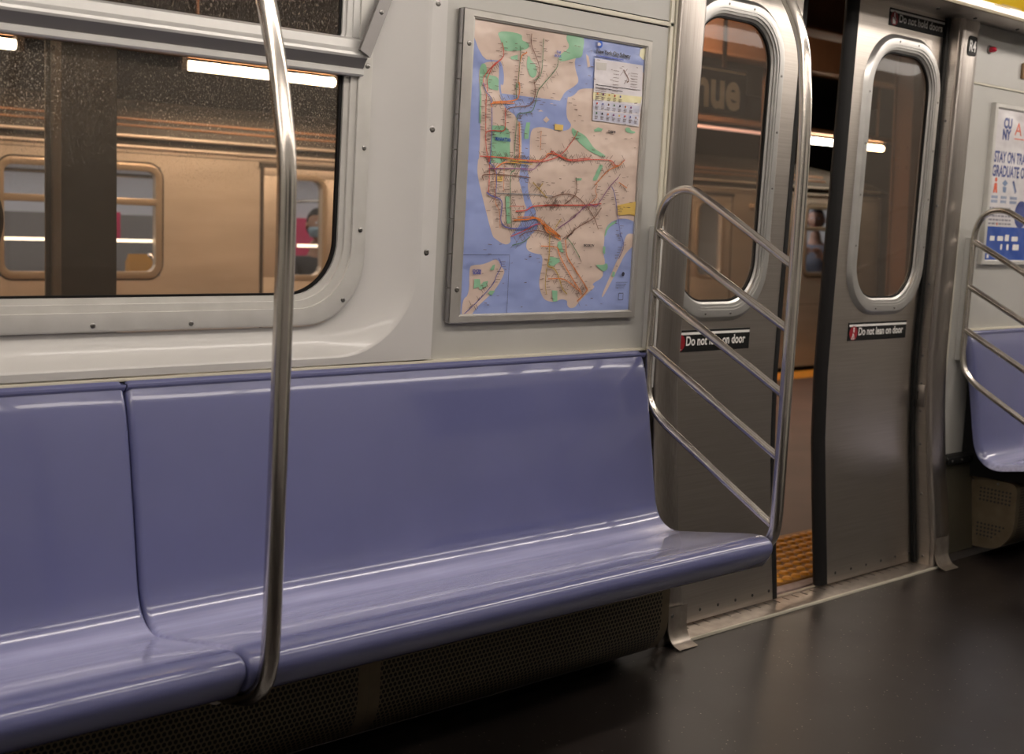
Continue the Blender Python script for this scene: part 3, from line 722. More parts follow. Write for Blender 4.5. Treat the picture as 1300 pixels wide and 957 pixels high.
def rail(X, label, s):
    t = thing('seat_end_rail', label, 'grab rail', (X, 2.2, .30), 'slanted grab rails at the bench ends')
    R = .0162
    m = MB()
    path = smooth_path([(X + s * .13, 2.06, .372), (X + s * .09, 2.052, .374), (X + s * .045, 2.035, .377), (X + s * .012, 2.008, .386), (X, 1.985, .400), (X, 1.970, .420), (X, 1.962, .445), (X, 1.960, .48), (X, 1.960, .60), (X, 1.961, .9), (X, 1.962, 1.2), (X, 1.964, 1.40), (X, 1.968, 1.505), (X, 1.976, 1.58), (X, 1.993, 1.675), (X, 2.042, 1.774), (X, 2.12, 1.87), (X, 2.25, 1.95)], 6)
    m.tube(path, R, 24); m.build('stanchion', 'tube', t)
    r = .0112
    m = MB()
    arch = [(X, 2.384, .74), (X, 2.421, .80), (X, 2.422, 1.0), (X, 2.420, 1.187), (X, 2.408, 1.244), (X, 2.378, 1.281), (X, 2.335, 1.2955), (X, 2.285, 1.289), (X, 2.235, 1.263)]
    path = smooth_path([(X, 2.4225, .80), (X, 2.422, .95), (X, 2.421, 1.10), (X, 2.420, 1.18), (X, 2.413, 1.23), (X, 2.395, 1.266), (X, 2.366, 1.288), (X, 2.332, 1.2955), (X, 2.296, 1.291), (X, 2.25, 1.269), (X, 2.19, 1.2375), (X, 1.966, 1.117)], 6)
    m.tube(path, r, 18); m.build('top_rail', 'tube', t)
    for (y0, z0), (y1, z1) in (((2.422, 1.181), (1.964, .954)), ((2.423, 1.016), (1.963, .789)), ((2.424, .858), (1.963, .6255))):
        m = MB(); m.tube([(X, y0, z0), (X, y1, z1)], r, 18); m.build('slanted_bar', 'tube', t)
    m = MB(); path = smooth_path([(X, 2.4225, .80), (X, 2.421, .755), (X, 2.411, .715), (X, 2.394, .690), (X, 2.365, .664), (X, 2.32, .637), (X, 2.2, .573), (X, 1.963, .447)], 6)
    m.tube(path, r, 18); m.build('bottom_rail', 'tube', t)
    # mounting channel on the wall
    m = MB(); m.bbox(X + .004, X + .040, 2.432, 2.456, .74, 1.192, .003); m.build('mounting_channel', 'alu', t)
    for z in (1.16, .99, .83): screw(X + .022, 2.432, z, t, .006)
    return t
r0 = rail(2.818, 'slanted steel grab rail at the end of the long bench, left of the door', -1)
r1 = rail(4.575, 'slanted steel grab rail cut off by the right edge, before the poster', 1)

# ================================================================== subway map
MAP_POLY=[
 ('tan',[(4,713),(132,718),(317,718),(320,717),(365,710),(380,710),(377,678),(349,656),(354,628),(372,600),(352,584),(320,569),(312,553),(302,541),(329,578),(315,548),(293,532),(269,539),(267,517),(250,512),(238,519),(220,501),(178,491),(160,500),(137,510),(117,523),(104,541),(97,570),(108,562),(109,593),(96,623),(80,622),(29,620)]),
 ('tan',[(27,610),(85,622),(91,611),(92,560),(96,550),(102,533),(115,514),(138,502),(149,499),(164,482),(176,481),(183,385),(184,389),(176,343),(183,327),(193,305),(201,281),(210,271),(205,265),(203,252),(183,219),(156,198),(162,185),(150,177),(131,180),(109,191),(98,197),(65,276),(45,327),(37,350),(38,386),(41,377),(41,447),(30,564),(27,565)]),
 ('tan',[(211,386),(206,451),(214,468),(230,473),(253,475),(289,471),(293,469),(340,472),(354,488),(335,501),(330,521),(331,551),(336,563),(333,555),(357,564),(373,582),(422,587),(504,592),(608,665),(624,642),(626,581),(620,556),(630,391),(622,365),(621,305),(623,233),(596,255),(543,252),(506,233),(502,205),(503,215),(501,160),(512,135),(505,113),(506,94),(462,77),(480,70),(447,51),(418,29),(405,15),(385,14),(374,23),(376,35),(349,39),(333,31),(306,33),(287,40),(272,63),(267,89),(276,124),(275,154),(246,156),(216,165),(215,185),(223,199),(257,222),(243,253),(242,266),(226,282),(213,308),(208,328),(213,349),(203,365)]),
 ('tan',[(623,233),(613,228),(607,207),(598,217),(583,202),(580,180),(541,111),(504,45),(510,39),(559,111),(593,168),(606,193),(619,213)]),
 ('tan',[(118,144),(132,123),(145,114),(143,101),(118,65),(78,36),(52,18),(21,2),(12,6),(9,41),(32,54),(27,121),(39,126),(77,128)]),
 ('tan',[(390,671),(400,666),(408,642),(399,638),(393,657)]),
 ('tan',[(249,493),(260,502),(272,495),(261,486)]),
 ('cream',[(597,707),(626,715),(626,684),(610,680),(595,689)]),
 ('green',[(74,693),(162,696),(160,678),(186,677),(187,661),(138,650),(102,647),(92,670)]),
 ('green',[(320,717),(365,714),(381,708),(378,684),(376,661),(349,656),(334,651),(293,640),(292,658),(332,681),(312,702)]),
 ('green',[(27,608),(48,612),(53,584),(90,585),(92,560),(57,557),(47,587),(36,555),(30,555)]),
 ('green',[(54,566),(91,570),(91,551),(63,552)]),
 ('green',[(126,636),(149,643),(150,631),(128,630)]),
 ('green',[(185,649),(195,634),(216,624),(218,598),(198,590),(179,620)]),
 ('green',[(77,466),(121,468),(137,454),(142,394),(77,391)]),
 ('green',[(75,388),(128,391),(125,378),(78,376)]),
 ('green',[(30,564),(37,541),(40,467),(35,470)]),
 ('green',[(191,482),(204,483),(201,442),(187,441),(186,456)]),
 ('green',[(351,483),(370,474),(402,466),(422,450),(442,432),(488,418),(482,411),(443,420),(418,427),(385,444),(356,463)]),
 ('green',[(435,481),(450,489),(469,486),(463,479),(438,477)]),
 ('green',[(555,496),(574,498),(579,489),(598,489),(593,482),(559,484)]),
 ('green',[(465,393),(478,389),(467,370),(451,369)]),
 ('green',[(466,394),(479,393),(465,364),(457,350),(441,350),(444,358),(455,372)]),
 ('green',[(376,353),(401,354),(398,348),(380,347)]),
 ('green',[(506,233),(547,251),(544,242),(513,228),(504,205),(499,205)]),
 ('green',[(324,186),(337,191),(345,167),(352,160),(339,160),(325,174)]),
 ('green',[(300,149),(330,146),(338,137),(315,125),(296,127)]),
 ('green',[(314,62),(334,61),(336,33),(320,33)]),
 ('green',[(471,130),(503,128),(517,135),(522,118),(505,109),(483,121)]),
 ('green',[(541,111),(550,110),(549,96),(538,99)]),
 ('green',[(497,179),(506,177),(506,157),(497,161)]),
 ('green',[(44,92),(62,92),(66,74),(43,68)]),
 ('green',[(74,85),(89,87),(87,74),(64,65),(60,72)]),
 ('green',[(102,126),(110,128),(107,114),(93,114)]),
 ('green',[(97,63),(115,63),(104,51),(91,56)]),
 ('green',[(132,297),(146,297),(154,230),(142,230)]),
 ('gold',[(289,486),(320,485),(319,471),(289,471)]),
 ('gold',[(543,289),(618,302),(620,262),(595,266),(546,262)]),
 ('gold',[(99,345),(119,346),(120,333),(100,332)]),
 ('white',[(421,664),(608,665),(614,568),(607,502),(426,506),(423,571),(425,551)]),
 ('yellow',[(423,578),(613,582),(608,564),(423,559)]),
 ('pale',[(425,557),(605,557),(604,537),(424,533)]),
 ('pale',[(427,531),(604,533),(603,506),(426,505)]),
 ('grey',[(425,654),(466,656),(465,637),(429,635)]),
]
MAP_LINE=[
 ('red',3,[(93,666),(99,651),(98,631),(70,611),(42,581),(39,567),(47,556)]),
 ('red',3,[(95,627),(67,605),(53,578),(52,557),(53,547),(51,519),(57,429),(63,397),(70,378),(72,388),(75,312),(68,304)]),
 ('blue',3,[(39,565),(50,544),(67,528),(74,469),(75,379),(74,376),(97,354),(99,289)]),
 ('orange',4,[(178,652),(158,636),(154,578),(158,576),(159,550),(146,533),(73,522)]),
 ('orange',4,[(144,525),(73,519),(71,509)]),
 ('green2',3,[(153,665),(156,646),(152,566),(147,575),(150,537)]),
 ('brown',3,[(190,699),(192,672),(221,625),(221,596),(208,579),(209,581),(213,551),(198,525),(156,518),(121,507),(118,473)]),
 ('green2',3,[(232,692),(231,609),(210,587)]),
 ('green2',3,[(287,650),(282,623),(234,575),(223,562),(210,516),(188,506),(160,500),(156,486)]),
 ('green2',3,[(156,486),(154,435),(154,395),(155,393),(158,363),(145,344),(157,220)]),
 ('red',3,[(115,512),(118,473),(113,456),(78,454),(57,448),(56,429)]),
 ('orange',4,[(164,480),(171,396),(156,381),(120,379),(91,361)]),
 ('orange',3,[(77,392),(157,389),(251,393),(270,410),(306,408),(344,400)]),
 ('red',3,[(40,390),(124,391),(156,389),(241,388),(313,408),(360,453),(373,474)]),
 ('red',3,[(286,410),(313,408),(346,399),(426,408)]),
 ('red',3,[(251,392),(282,411),(285,416),(347,397),(426,404),(502,406),(519,396),(538,395),(560,411)]),
 ('purple',3,[(70,362),(166,367),(217,366),(244,386)]),
 ('brown',3,[(56,332),(57,346),(145,349),(213,346)]),
 ('grey2',3,[(96,303),(165,304),(239,306),(298,303)]),
 ('blue',4,[(68,304),(82,297),(119,284),(120,237),(143,220),(200,220),(257,233)]),
 ('red',4,[(168,261),(205,265),(233,276),(325,282),(268,280),(419,285),(478,291)]),
 ('orange',5,[(164,239),(209,242),(244,245),(281,221),(332,201),(272,231),(286,211),(333,194)]),
 ('orange',3,[(175,247),(244,247),(287,225)]),
 ('red',3,[(156,198),(200,213),(239,230),(257,231)]),
 ('orange',3,[(449,339),(481,367),(505,383),(537,394),(555,408)]),
 ('orange',2,[(533,393),(514,393),(500,407)]),
 ('purple',3,[(539,364),(503,333),(474,299),(457,283),(425,286),(370,248),(320,222)]),
 ('blue',3,[(513,338),(527,319),(541,275),(561,206),(558,216),(576,180),(559,145)]),
 ('orange',2,[(458,340),(452,324),(458,307),(425,285)]),
 ('brown',3,[(339,284),(379,313),(376,355)]),
 ('brown',3,[(293,301),(340,311),(380,306),(419,284),(453,253),(472,223)]),
 ('brown',3,[(479,280),(453,253),(393,226),(358,202),(378,213),(339,195)]),
 ('orange',3,[(541,350),(575,336)]),
 ('yellow2',3,[(330,247),(311,224)]),
 ('yellow2',3,[(222,335),(275,298)]),
 ('yellow2',3,[(257,335),(244,320)]),
 ('green2',3,[(356,198),(374,184),(408,148)]),
 ('orange',4,[(350,193),(360,151),(386,123),(438,70),(440,58),(407,32)]),
 ('orange',4,[(322,172),(341,141),(396,80),(419,58),(420,49)]),
 ('yellow2',4,[(292,211),(294,146),(291,125),(316,118),(335,94),(350,66),(368,52)]),
 ('orange',3,[(262,176),(315,174),(329,165)]),
 ('yellow2',3,[(287,118),(286,81),(292,52)]),
 ('orange',3,[(295,92),(355,90),(415,58)]),
 ('brown',3,[(184,199),(212,211),(258,214),(312,201)]),
 ('green2',3,[(162,176),(199,185),(223,199)]),
 ('blue',3,[(118,144),(129,126),(115,101),(105,81),(68,47),(26,15),(15,8)]),
 ('black',1,[(-2,151),(155,152),(156,3)]),
 ('brown',4,[(531,646),(553,622),(547,614)]),
 ('black',1,[(427,597),(601,599)]),
 ('black',1,[(428,591),(533,589)]),
 ('orange',2,[(124,391),(186,386)]),
 ('orange',2,[(120,379),(123,310)]),
 ('orange',2,[(91,361),(97,285),(112,260),(118,217)]),
 ('yellow2',3,[(131,386),(195,387)]),
 ('yellow2',3,[(131,380),(216,380)]),
 ('purple',2,[(166,367),(217,370)]),
 ('orange',2,[(240,464),(241,416)]),
 ('red',2,[(145,273),(195,274)]),
 ('red',2,[(268,281),(322,279)]),
]
MAP_TEXT=[
 ('New York City Subway',[(423,679),(555,681)]),
 ('MANHATTAN',[(87,432),(137,431)]),
 ('BROOKLYN',[(419,178),(458,179)]),
 ('QUEENS',[(485,479),(514,479)]),
 ('STATEN',[(34,111),(62,111)]),
 ('ISLAND',[(36,105),(62,106)]),
 ('THE',[(278,662),(294,663)]),
 ('BRONX',[(272,653),(296,655)]),
]

MX, MZ = 2.130, .955
t = thing('subway_map', 'framed folded subway map on the wall panel above the bench', 'map', (2.43, 2.45, .94))
def card_frame(t, x0, x1, z0, z1, wl, w, mat='alu'):
    m = MB(); rings = []
    for k, y in ((0, 2.4555), (0, 2.438), (.12, 2.4365), (.78, 2.4365), (.86, 2.440), (1, 2.441), (1, 2.4465)):
        rings.append([(x1 - w * k, y, z0 + w * k), (x1 - w * k, y, z1 - w * k), (x0 + wl * k, y, z1 - w * k), (x0 + wl * k, y, z0 + w * k)])
    m.loft(rings); return m.build('frame', mat, t, angle=20)
fr = card_frame(t, 2.096, 2.766, .940, 1.688, .036, .021, 'map_frame')
m = MB()
for k in range(9): m.cyl((2.0905, 2.444, .945 + k * .0825), (2.0905, 2.444, .945 + k * .0825 + .080), .0055, 12)
m.build('hinge', 'alu_dark', fr)
for x, z in ((2.113, 1.607), (2.113, 1.022)): screw(x, 2.4365, z, fr, .0065)
m = MB(); YM = 2.4460
inks = ['water', 'tan', 'cream_ink', 'green', 'gold', 'paper', 'yellow', 'pale', 'grey', 'l_red', 'l_blue', 'l_orange', 'l_green2', 'l_brown', 'l_purple', 'l_grey2', 'l_yellow2', 'l_black', 'l_tick', 't_blue', 't_black', 'mta']
IX = {n: i for i, n in enumerate(inks)}; IX['cream'] = IX['cream_ink']; IX['white'] = IX['paper']
W_, H_ = .620, .715
m.m = 0
# the sheet itself, gently buckled along its folds
def sheet_y(u, v): return YM - .0016 * math.sin(u * 9.4) * math.sin(v * 7.0) - .0011 * math.sin(u * 31 + v * 13)
m.box(MX, MX + W_, YM, YM + .0012, MZ, MZ + H_)
def mp(p): return (min(max(MX + p[0] / 1000, MX + .001), MX + W_ - .001), min(max(MZ + p[1] / 1000, MZ + .001), MZ + H_ - .001))
lay = 1
for c, pts in MAP_POLY:
    m.m = IX[c]
    if c == 'tan': pts = [(-30 if a < 8 else 650 if a > 603 else a, -30 if b < 8 else 745 if b > 688 else b) for a, b in pts]
    q = [mp(p) for p in pts]
    if len(q) > 5 and c not in ('gold', 'white', 'yellow', 'pale', 'grey'):
        q = [mp(p) for p in chaikin(pts)]
    m.poly(q, YM - .00008 * lay); lay += 1
rnd = random.Random(3)
yl = YM - .00008 * lay
m.m = IX['l_tick']
for c, w, pts in MAP_LINE:        # station names: short strokes beside the routes
    if c == 'black': continue
    for a, b in zip(pts, pts[1:]):
        L = math.hypot(b[0] - a[0], b[1] - a[1]); n = int(L / 6.5)
        for k in range(n):
            q = (k + .5) / max(n, 1); x = a[0] + (b[0] - a[0]) * q; y = a[1] + (b[1] - a[1]) * q
            s = rnd.choice((-1, 1)); l = rnd.uniform(9, 20); steep = abs(b[1] - a[1]) < abs(b[0] - a[0]) * 1.1
            ang = rnd.choice((0, 0, .05)) if not steep else rnd.choice((.85, -.95))
            p0 = (x + s * 4 * math.cos(ang), y + s * 4 * math.sin(ang)); p1 = (x + s * l * math.cos(ang), y + s * l * math.sin(ang))
            if 2 < min(p0[0], p1[0]) and max(p0[0], p1[0]) < 615 and 2 < min(p0[1], p1[1]) and max(p0[1], p1[1]) < 705:
                m.ribbon([mp(p0), mp(p1)], rnd.uniform(.0008, .0014), yl)
for k in range(230):             # small place names over the land
    x, z = mp((rnd.uniform(60, 600), rnd.uniform(20, 690))); m.ribbon([(x, z), (x + rnd.uniform(.005, .013), z + rnd.uniform(-.001, .001))], rnd.uniform(.0008, .0016), yl)
for c, w, pts in MAP_LINE:
    yl -= .00003; m.m = IX['l_' + c]
    pp = [tuple(q) for q in smooth_path([mp(p) for p in pts], 5)] if len(pts) > 2 and c != 'black' else [mp(p) for p in pts]
    m.ribbon(pp, .00075 * w if w > 1 else .0012, yl)
    if c != 'black':
        m.m = IX['l_black']
        for a, b in zip(pts, pts[1:]):
            L = math.hypot(b[0] - a[0], b[1] - a[1])
            for k in range(int(L / 17)):
                q = (k + .6) / max(int(L / 17), 1); x, z = mp((a[0] + (b[0] - a[0]) * q, a[1] + (b[1] - a[1]) * q))
                m.poly(disc(x, z, .0011, 6), yl - .00002)
yl -= .0001
for s, pts in MAP_TEXT:
    m.m = IX['t_black'] if s in ('New York City Subway', 'BROOKLYN', 'QUEENS') else IX['t_blue']
    x, z = mp(pts[0]); x1, _ = mp(pts[1])
    text(m, s, x, z - .001, yl, width=x1 - x, height=.0105 if s.startswith('New') else (.0085 if s == 'MANHATTAN' else .006), bold=.035)
m.m = IX['t_blue']; x, z = mp((423, 671)); m.ribbon([(x, z), (x + .105, z)], .0028, yl)
# roundel of the transit agency
m.m = IX['mta']; cx, cz = mp((435, 701)); m.poly(disc(cx, cz, .0095), yl)
m.m = IX['paper']; m.poly([(cx - .0095, cz + .0035), (cx - .002, cz + .0045), (cx + .003, cz + .001), (cx + .003, cz - .002), (cx - .002, cz - .0050), (cx - .0095, cz - .0042)], yl - .00005)
# key: rows of small coloured route bullets with captions
for row, (v, n, step) in enumerate(((575, 5, 22), (550, 7, 22), (525, 8, 22))):
    for k in range(n):
        m.m = IX[['l_orange', 'l_red', 'l_green2', 'l_purple', 'l_blue', 't_black', 'gold', 'l_brown'][(k * 3 + row) % 8]]
        x, z = mp((437 + k * step, v)); m.poly(disc(x, z, .0030, 10), yl)
        m.m = IX['l_tick']
        for j in range(3): m.ribbon([(x - .006, z - .008 - j * .0032), (x + .006 - j * .001, z - .008 - j * .0032)], .0011, yl)
m.m = IX['l_tick']
for j in range(7):
    x, z = mp((428, 588 - j * 5)); m.ribbon([(x, z), (x + (.04 if j < 4 else .03), z)], .001, yl)
    x, z = mp((560, 640 - j * 7)); m.ribbon([(x, z), (x + .028, z)], .001, yl)
    x, z = mp((492, 640 - j * 9)); m.ribbon([(x, z), (x + .022, z)], .001, yl)
m.m = IX['l_black']
for j in range(4): x, z = mp((553, 82 - j * 5)); m.ribbon([(x, z), (x + .046 - j * .004, z)], .001, yl)
x, z = mp((567, 52)); m.ribbon([(x, z), (x + .018, z), (x + .018, z - .018), (x, z - .018), (x, z)], .0022, yl); m.poly(disc(x + .013, z + .052, .006, 14), yl)
m.build('map_sheet', inks, t, False)

# ================================================================== poster beyond the door
t = thing('college_poster', 'framed white and blue college poster on the wall beyond the door', 'poster', (5.03, 2.45, 1.09))
card_frame(t, 4.683, 5.36, 1.094, 1.690, .024, .018, 'frame_alu')
m = MB(); pin = ['poster', 'cobalt', 'navy', 'coral', 'steelblue', 'greytext', 'white']
Y = 2.4465; m.m = 0; m.box(4.70, 5.345, Y, Y + .001, 1.105, 1.675); y = Y - .0004
m.m = 1; m.poly([(4.70, 1.105), (5.345, 1.105), (5.345, 1.237), (4.70, 1.237)], y)
m.m = 2; text(m, 'CU', 4.772, 1.605, y, width=.064, height=.036, bold=.05); text(m, 'NY', 4.770, 1.563, y, width=.064, height=.036, bold=.05)
m.m = 3; text(m, 'A', 4.862, 1.583, y, width=.055, height=.048, bold=.0)
m.ribbon([(4.862, 1.570), (4.95, 1.570)], .004, y)
m.m = 2; text(m, 'STAY ON TRACK', 4.722, 1.477, y, width=.300, height=.040, bold=.03); text(m, 'GRADUATE ON TIME', 4.716, 1.425, y, width=.385, height=.040, bold=.03)
m.m = 3; m.poly(disc(4.752, 1.411, .009, 14), y); m.poly([(4.737, 1.362), (4.747, 1.362), (4.752, 1.378), (4.757, 1.362), (4.768, 1.362), (4.762, 1.399), (4.742, 1.399)], y)
m.m = 4; m.poly([(4.800, 1.400), (4.822, 1.414), (4.846, 1.402), (4.824, 1.388)], y); m.poly([(4.808, 1.388), (4.838, 1.386), (4.834, 1.365), (4.812, 1.367)], y)
m.m = 2; m.poly([(4.880, 1.408), (4.892, 1.414), (4.920, 1.372), (4.908, 1.364)], y); m.m = 4; m.poly([(4.882, 1.402), (4.889, 1.406), (4.912, 1.372), (4.905, 1.368)], y - .0002)
m.m = 4
for k, (a, b) in enumerate(((4.727, .05), (4.800, .046), (4.872, .058))):
    for j in range(2):
        for q in range(5): m.ribbon([(a + q * b / 5, 1.347 - j * .016), (a + (q + .75) * b / 5, 1.347 - j * .016)], .011, y)
m.m = 5
for j in range(5):
    xx = 4.722
    for q in range(7):
        w = .012 + .014 * ((q * 7 + j * 3) % 5) / 4; m.ribbon([(xx, 1.306 - j * .0145), (xx + w, 1.306 - j * .0145)], .0065, y); xx += w + .006
m.m = 3; m.poly(disc(4.790, 1.247, .006, 12), y)
m.m = 2; m.poly(disc(4.972, 1.287, .052, 26), y)
m.m = 6
for k, (x, w) in enumerate(((4.745, .036), (4.803, .045), (4.862, .032), (4.915, .05))): m.poly(rrect(x, x + w, 1.184, 1.202 if k != 2 else 1.208, .004, 3), y - .0002)
for k, (x, w) in enumerate(((4.832, .014), (4.880, .018), (4.93, .05))): m.poly(rrect(x, x + w, 1.150, 1.172, .004, 3), y - .0002)
m.poly(rrect(4.732, 4.748, 1.118, 1.132, .003, 3), y - .0002)
m.build('poster_sheet', pin, t, False)

# ================================================================== small fittings by the door
t = thing('indicator_lamp', 'small red indicator lamp on the white panel right of the door', 'lamp', (4.618, 2.451, 1.873))
m = MB(); m.lathe((4.618, 2.451, 1.873), (0, -1, 0), [(0, .016), (.004, .016), (.006, .011)], 20); m.build('bezel', 'screw', t)
m = MB(); m.lathe((4.618, 2.445, 1.873), (0, -1, 0), [(0, .0105), (.010, .0108), (.018, .009), (.023, .005), (.0245, .001)], 20); m.build('lens', 'lamp_red', t)
t = thing('wall_plate', 'small tan plate on the wall at the right edge of the photo', 'plate', (4.93, 2.451, 1.82))
m = MB(); m.bbox(4.873, 4.99, 2.440, 2.4515, 1.795, 1.852, .003); m.build('plate_body', 'tan_box', t)
screw(4.885, 2.440, 1.84, t, .004)
# cards standing in the rack over the door
def ad(x0, x1, mat, label, cat='advert card', marks=True):
    t = thing('advert_card', label, cat, ((x0 + x1) / 2, 2.255, 1.95), 'cards in the rack over the door')
    m = MB(); m.loft([[(x, y, z) for y, z in ((2.2525, 1.949), (2.2525, 2.05), (2.248, 2.09), (2.250, 2.09), (2.2545, 2.05), (2.2545, 1.949))] for x in (x0, x1)], True, True, True)
    o = m.build('card', mat, t, False)
    return t, o
t, o = ad(4.094, 5.30, 'yellow_ad', 'yellow advert card in the rack above the right door post')
m = MB(); 
for x, z, w in ((4.25, 1.972, .11), (4.30, 1.979, .14), (4.62, 1.978, .3)): m.ribbon([(x, z), (x + w, z)], .004, 2.2518)
build_each(m, 'print_line', 'yellow_ink', t, False)
ad(3.45, 4.088, 'lilac', 'pale lilac advert card beside the yellow one over the door')
# ================================================================== OUTSIDE: platform and the train across it (platform frame: x, y away from the door, z up)
M['plat'] = noisy('platform_floor', (.080, .042, .031), (.115, .064, .050), 2, rough=.55, bump=.1)
M['concrete'] = noisy('platform_edge', (.24, .17, .15), (.34, .25, .22), 40, rough=.7, bump=.3)
M['tactile'] = noisy('tactile_yellow', (.62, .25, .015), (.80, .36, .03), 14, rough=.5)
M['tactile_base'] = noisy('darker_tactile_base', (.20, .085, .012), (.42, .18, .02), 16, rough=.6)  # ground between the studs, coloured darker than the studs
M['olive_steel'] = noisy('painted_column', (.085, .072, .050), (.115, .098, .072), 7, rough=.5, bump=.1)
M['rust'] = noisy('red_brown_column', (.22, .115, .065), (.28, .15, .09), 5, rough=.45)
M['train'] = noisy('dull_stainless_side', (.50, .455, .40), (.60, .55, .49), 2.2, rough=.42, r2=.55, metal=.6, stretch=(.6, 1, 4))
M['train_rim'] = principled('window_rim_steel', (.52, .44, .34), .35, .7)
M['train_dark'] = principled('dark_seam', (.03, .025, .02), .6)
M['roof'] = noisy('sooty_roof', (.014, .011, .009), (.026, .021, .018), 4, rough=.7)
M['inside'] = principled('pale_interior', (.62, .63, .68), .5)
M['inside_dark'] = principled('grey_interior', (.22, .21, .21), .5)
M['magenta'] = principled('magenta_panel', (.60, .03, .12), .5)
M['orange_seat'] = principled('orange_seat', (.72, .36, .09), .4)
M['train_lamp'] = principled('train_ceiling_glow', (.9, .9, .9), .4, emis=(.93, .95, 1.), estr=5.)
M['streak'] = principled('tube_reflection_glow', (1, .95, .85), .4, emis=(1., .90, .74), estr=3.5)
M['tube_glow'] = principled('platform_tube_glow', (1, 1, 1), .4, emis=(1., .86, .66), estr=40.)
M['tube_dim'] = principled('dim_pink_tube', (.8, .6, .6), .4, emis=(1., .62, .60), estr=1.1)
M['edge_glow'] = principled('added_edge_tube_glow', (1, 1, 1), .4, emis=(1., .84, .64), estr=22.)
M['added_flood'] = principled('added_flood_glow', (1, .8, .5), .4, emis=(1., .70, .49), estr=95.)
M['beam'] = noisy('brown_beam', (.17, .085, .042), (.24, .125, .065), 3, rough=.6)
M['dark_ceiling'] = noisy('sooty_ceiling', (.030, .022, .017), (.05, .038, .03), 2, rough=.9)
M['sign_black'] = principled('sign_black', (.012, .011, .010), .45)
M['sign_white'] = principled('sign_white', (.84, .78, .68), .5)

mb = MB(); mb.box(-7, 17, .50, 4.12, -.25, 0)
pf = struct(mb.build('platform', 'plat', base=(4, 2, 0)), 'reddish brown platform floor between the two trains', 'platform'); outside(pf, (4, 2, 0))
def tactile(x0, x1, y0, y1, label, dome=True, fine=(3.2, 5.2)):
    m = MB(); m.bbox(x0, x1, y0, y1, -.06, .004, .002)
    if dome:
        p = .052
        for i in range(int((fine[1] - fine[0]) / p)):
            for j in range(int((y1 - y0) / p)):
                m.m = 1; m.lathe((fine[0] + (i + .5) * p, y0 + (j + .5) * p, .003), (0, 0, 1), [(0, .0185), (.006, .0165), (.010, .012), (.011, .001)], 9)
    o = m.build('tactile_strip', ['tactile_base' if dome else 'tactile', 'tactile'], base=((x0 + x1) / 2, (y0 + y1) / 2, 0)); o['kind'] = 'structure'; o['label'] = label; o['category'] = 'tactile strip'
    return outside(o, ((x0 + x1) / 2, (y0 + y1) / 2, 0))
mb = MB(); mb.bbox(-7, 17, .0, .05, -.3, .0, .004); o = struct(mb.build('platform_edge', 'concrete', base=(4, 0, 0)), 'worn concrete platform edge along the door sill', 'platform edge'); outside(o, (4, 0, 0))
tactile(-7, 17, .052, .498, 'studded amber tactile strip just outside the door')
tactile(-7, 17, 4.125, 4.50, 'amber strip along the far platform edge', False)
# ceiling and beams
mb = MB(); mb.box(-7, 17, -.4, 8.5, 3.10, 3.25); o = struct(mb.build('station_ceiling', 'dark_ceiling', base=(4, 4, 3.1))); outside(o, (4, 4, 3.1))
for nm, a in (('station_wall_left', (-7.1, -7)), ('station_wall_right', (17, 17.1))):
    mb = MB(); mb.box(a[0], a[1], .0, 8.5, -1.2, 3.2); o = struct(mb.build(nm, 'dark_ceiling', base=(a[0], 4, 0))); outside(o, (a[0], 4, 0))
mb = MB(); mb.box(-7, 17, 8.4, 8.5, -1.2, 3.2); o = struct(mb.build('station_wall_far', 'dark_ceiling', base=(4, 8.4, 0))); outside(o, (4, 8.4, 0))
mb = MB(); mb.box(-7, 17, 4.5, 8.5, -1.3, -1.2); o = struct(mb.build('track_bed', 'dark_ceiling', base=(4, 6, -1.2))); outside(o, (4, 6, -1.2))
def ibeam(y, z, label):
    m = MB(); m.bbox(-6.9, 16.9, y - .10, y + .10, z, z + .02, .004); m.bbox(-6.9, 16.9, y - .012, y + .012, z + .02, z + .32, .003); m.bbox(-6.9, 16.9, y - .10, y + .10, z + .32, z + .34, .004)
    o = m.build('ceiling_beam', 'beam', base=(4, y, z)); tag(o, label, 'beam', None, 'structure'); return outside(o, (4, y, z))
ibeam(1.3, 2.62, 'nearest brown steel beam under the station ceiling'); ibeam(2.5, 2.50, 'middle brown steel beam under the station ceiling'); ibeam(4.2, 2.62, 'far brown steel beam above the row of tube lamps')

# columns
def column(x, y, mat, label):
    t = out_thing('platform_column', label, 'column', (x, y, 0))
    m = MB(); m.bbox(x - .105, x + .105, y - .07, y - .058, .0, 2.62, .002); m.bbox(x - .105, x + .105, y + .058, y + .07, .0, 2.62, .002); m.bbox(x - .088, x - .080, y - .058, y + .058, 0, 2.62, .001); m.bbox(x + .080, x + .088, y - .058, y + .058, 0, 2.62, .001)
    m.build('shaft', mat, t)
    m = MB(); m.bbox(x - .15, x + .15, y - .13, y + .13, 0, .03, .004); m.build('base_plate', mat, t)
    m = MB()
    for z in (1.66, 1.72, 1.78, .3, .4):
        for d in (-.03, .03): m.lathe((x - .088, y + d, z), (-1, 0, 0), [(0, .011), (.006, .009), (.008, .002)], 10)
    build_each(m, 'rivet', mat, t)
    return t
column(2.190, 2.07, 'olive_steel', 'dark olive steel column seen through the left of the car window')
column(7.84, 2.07, 'rust', 'red-brown steel column seen through the right door window')

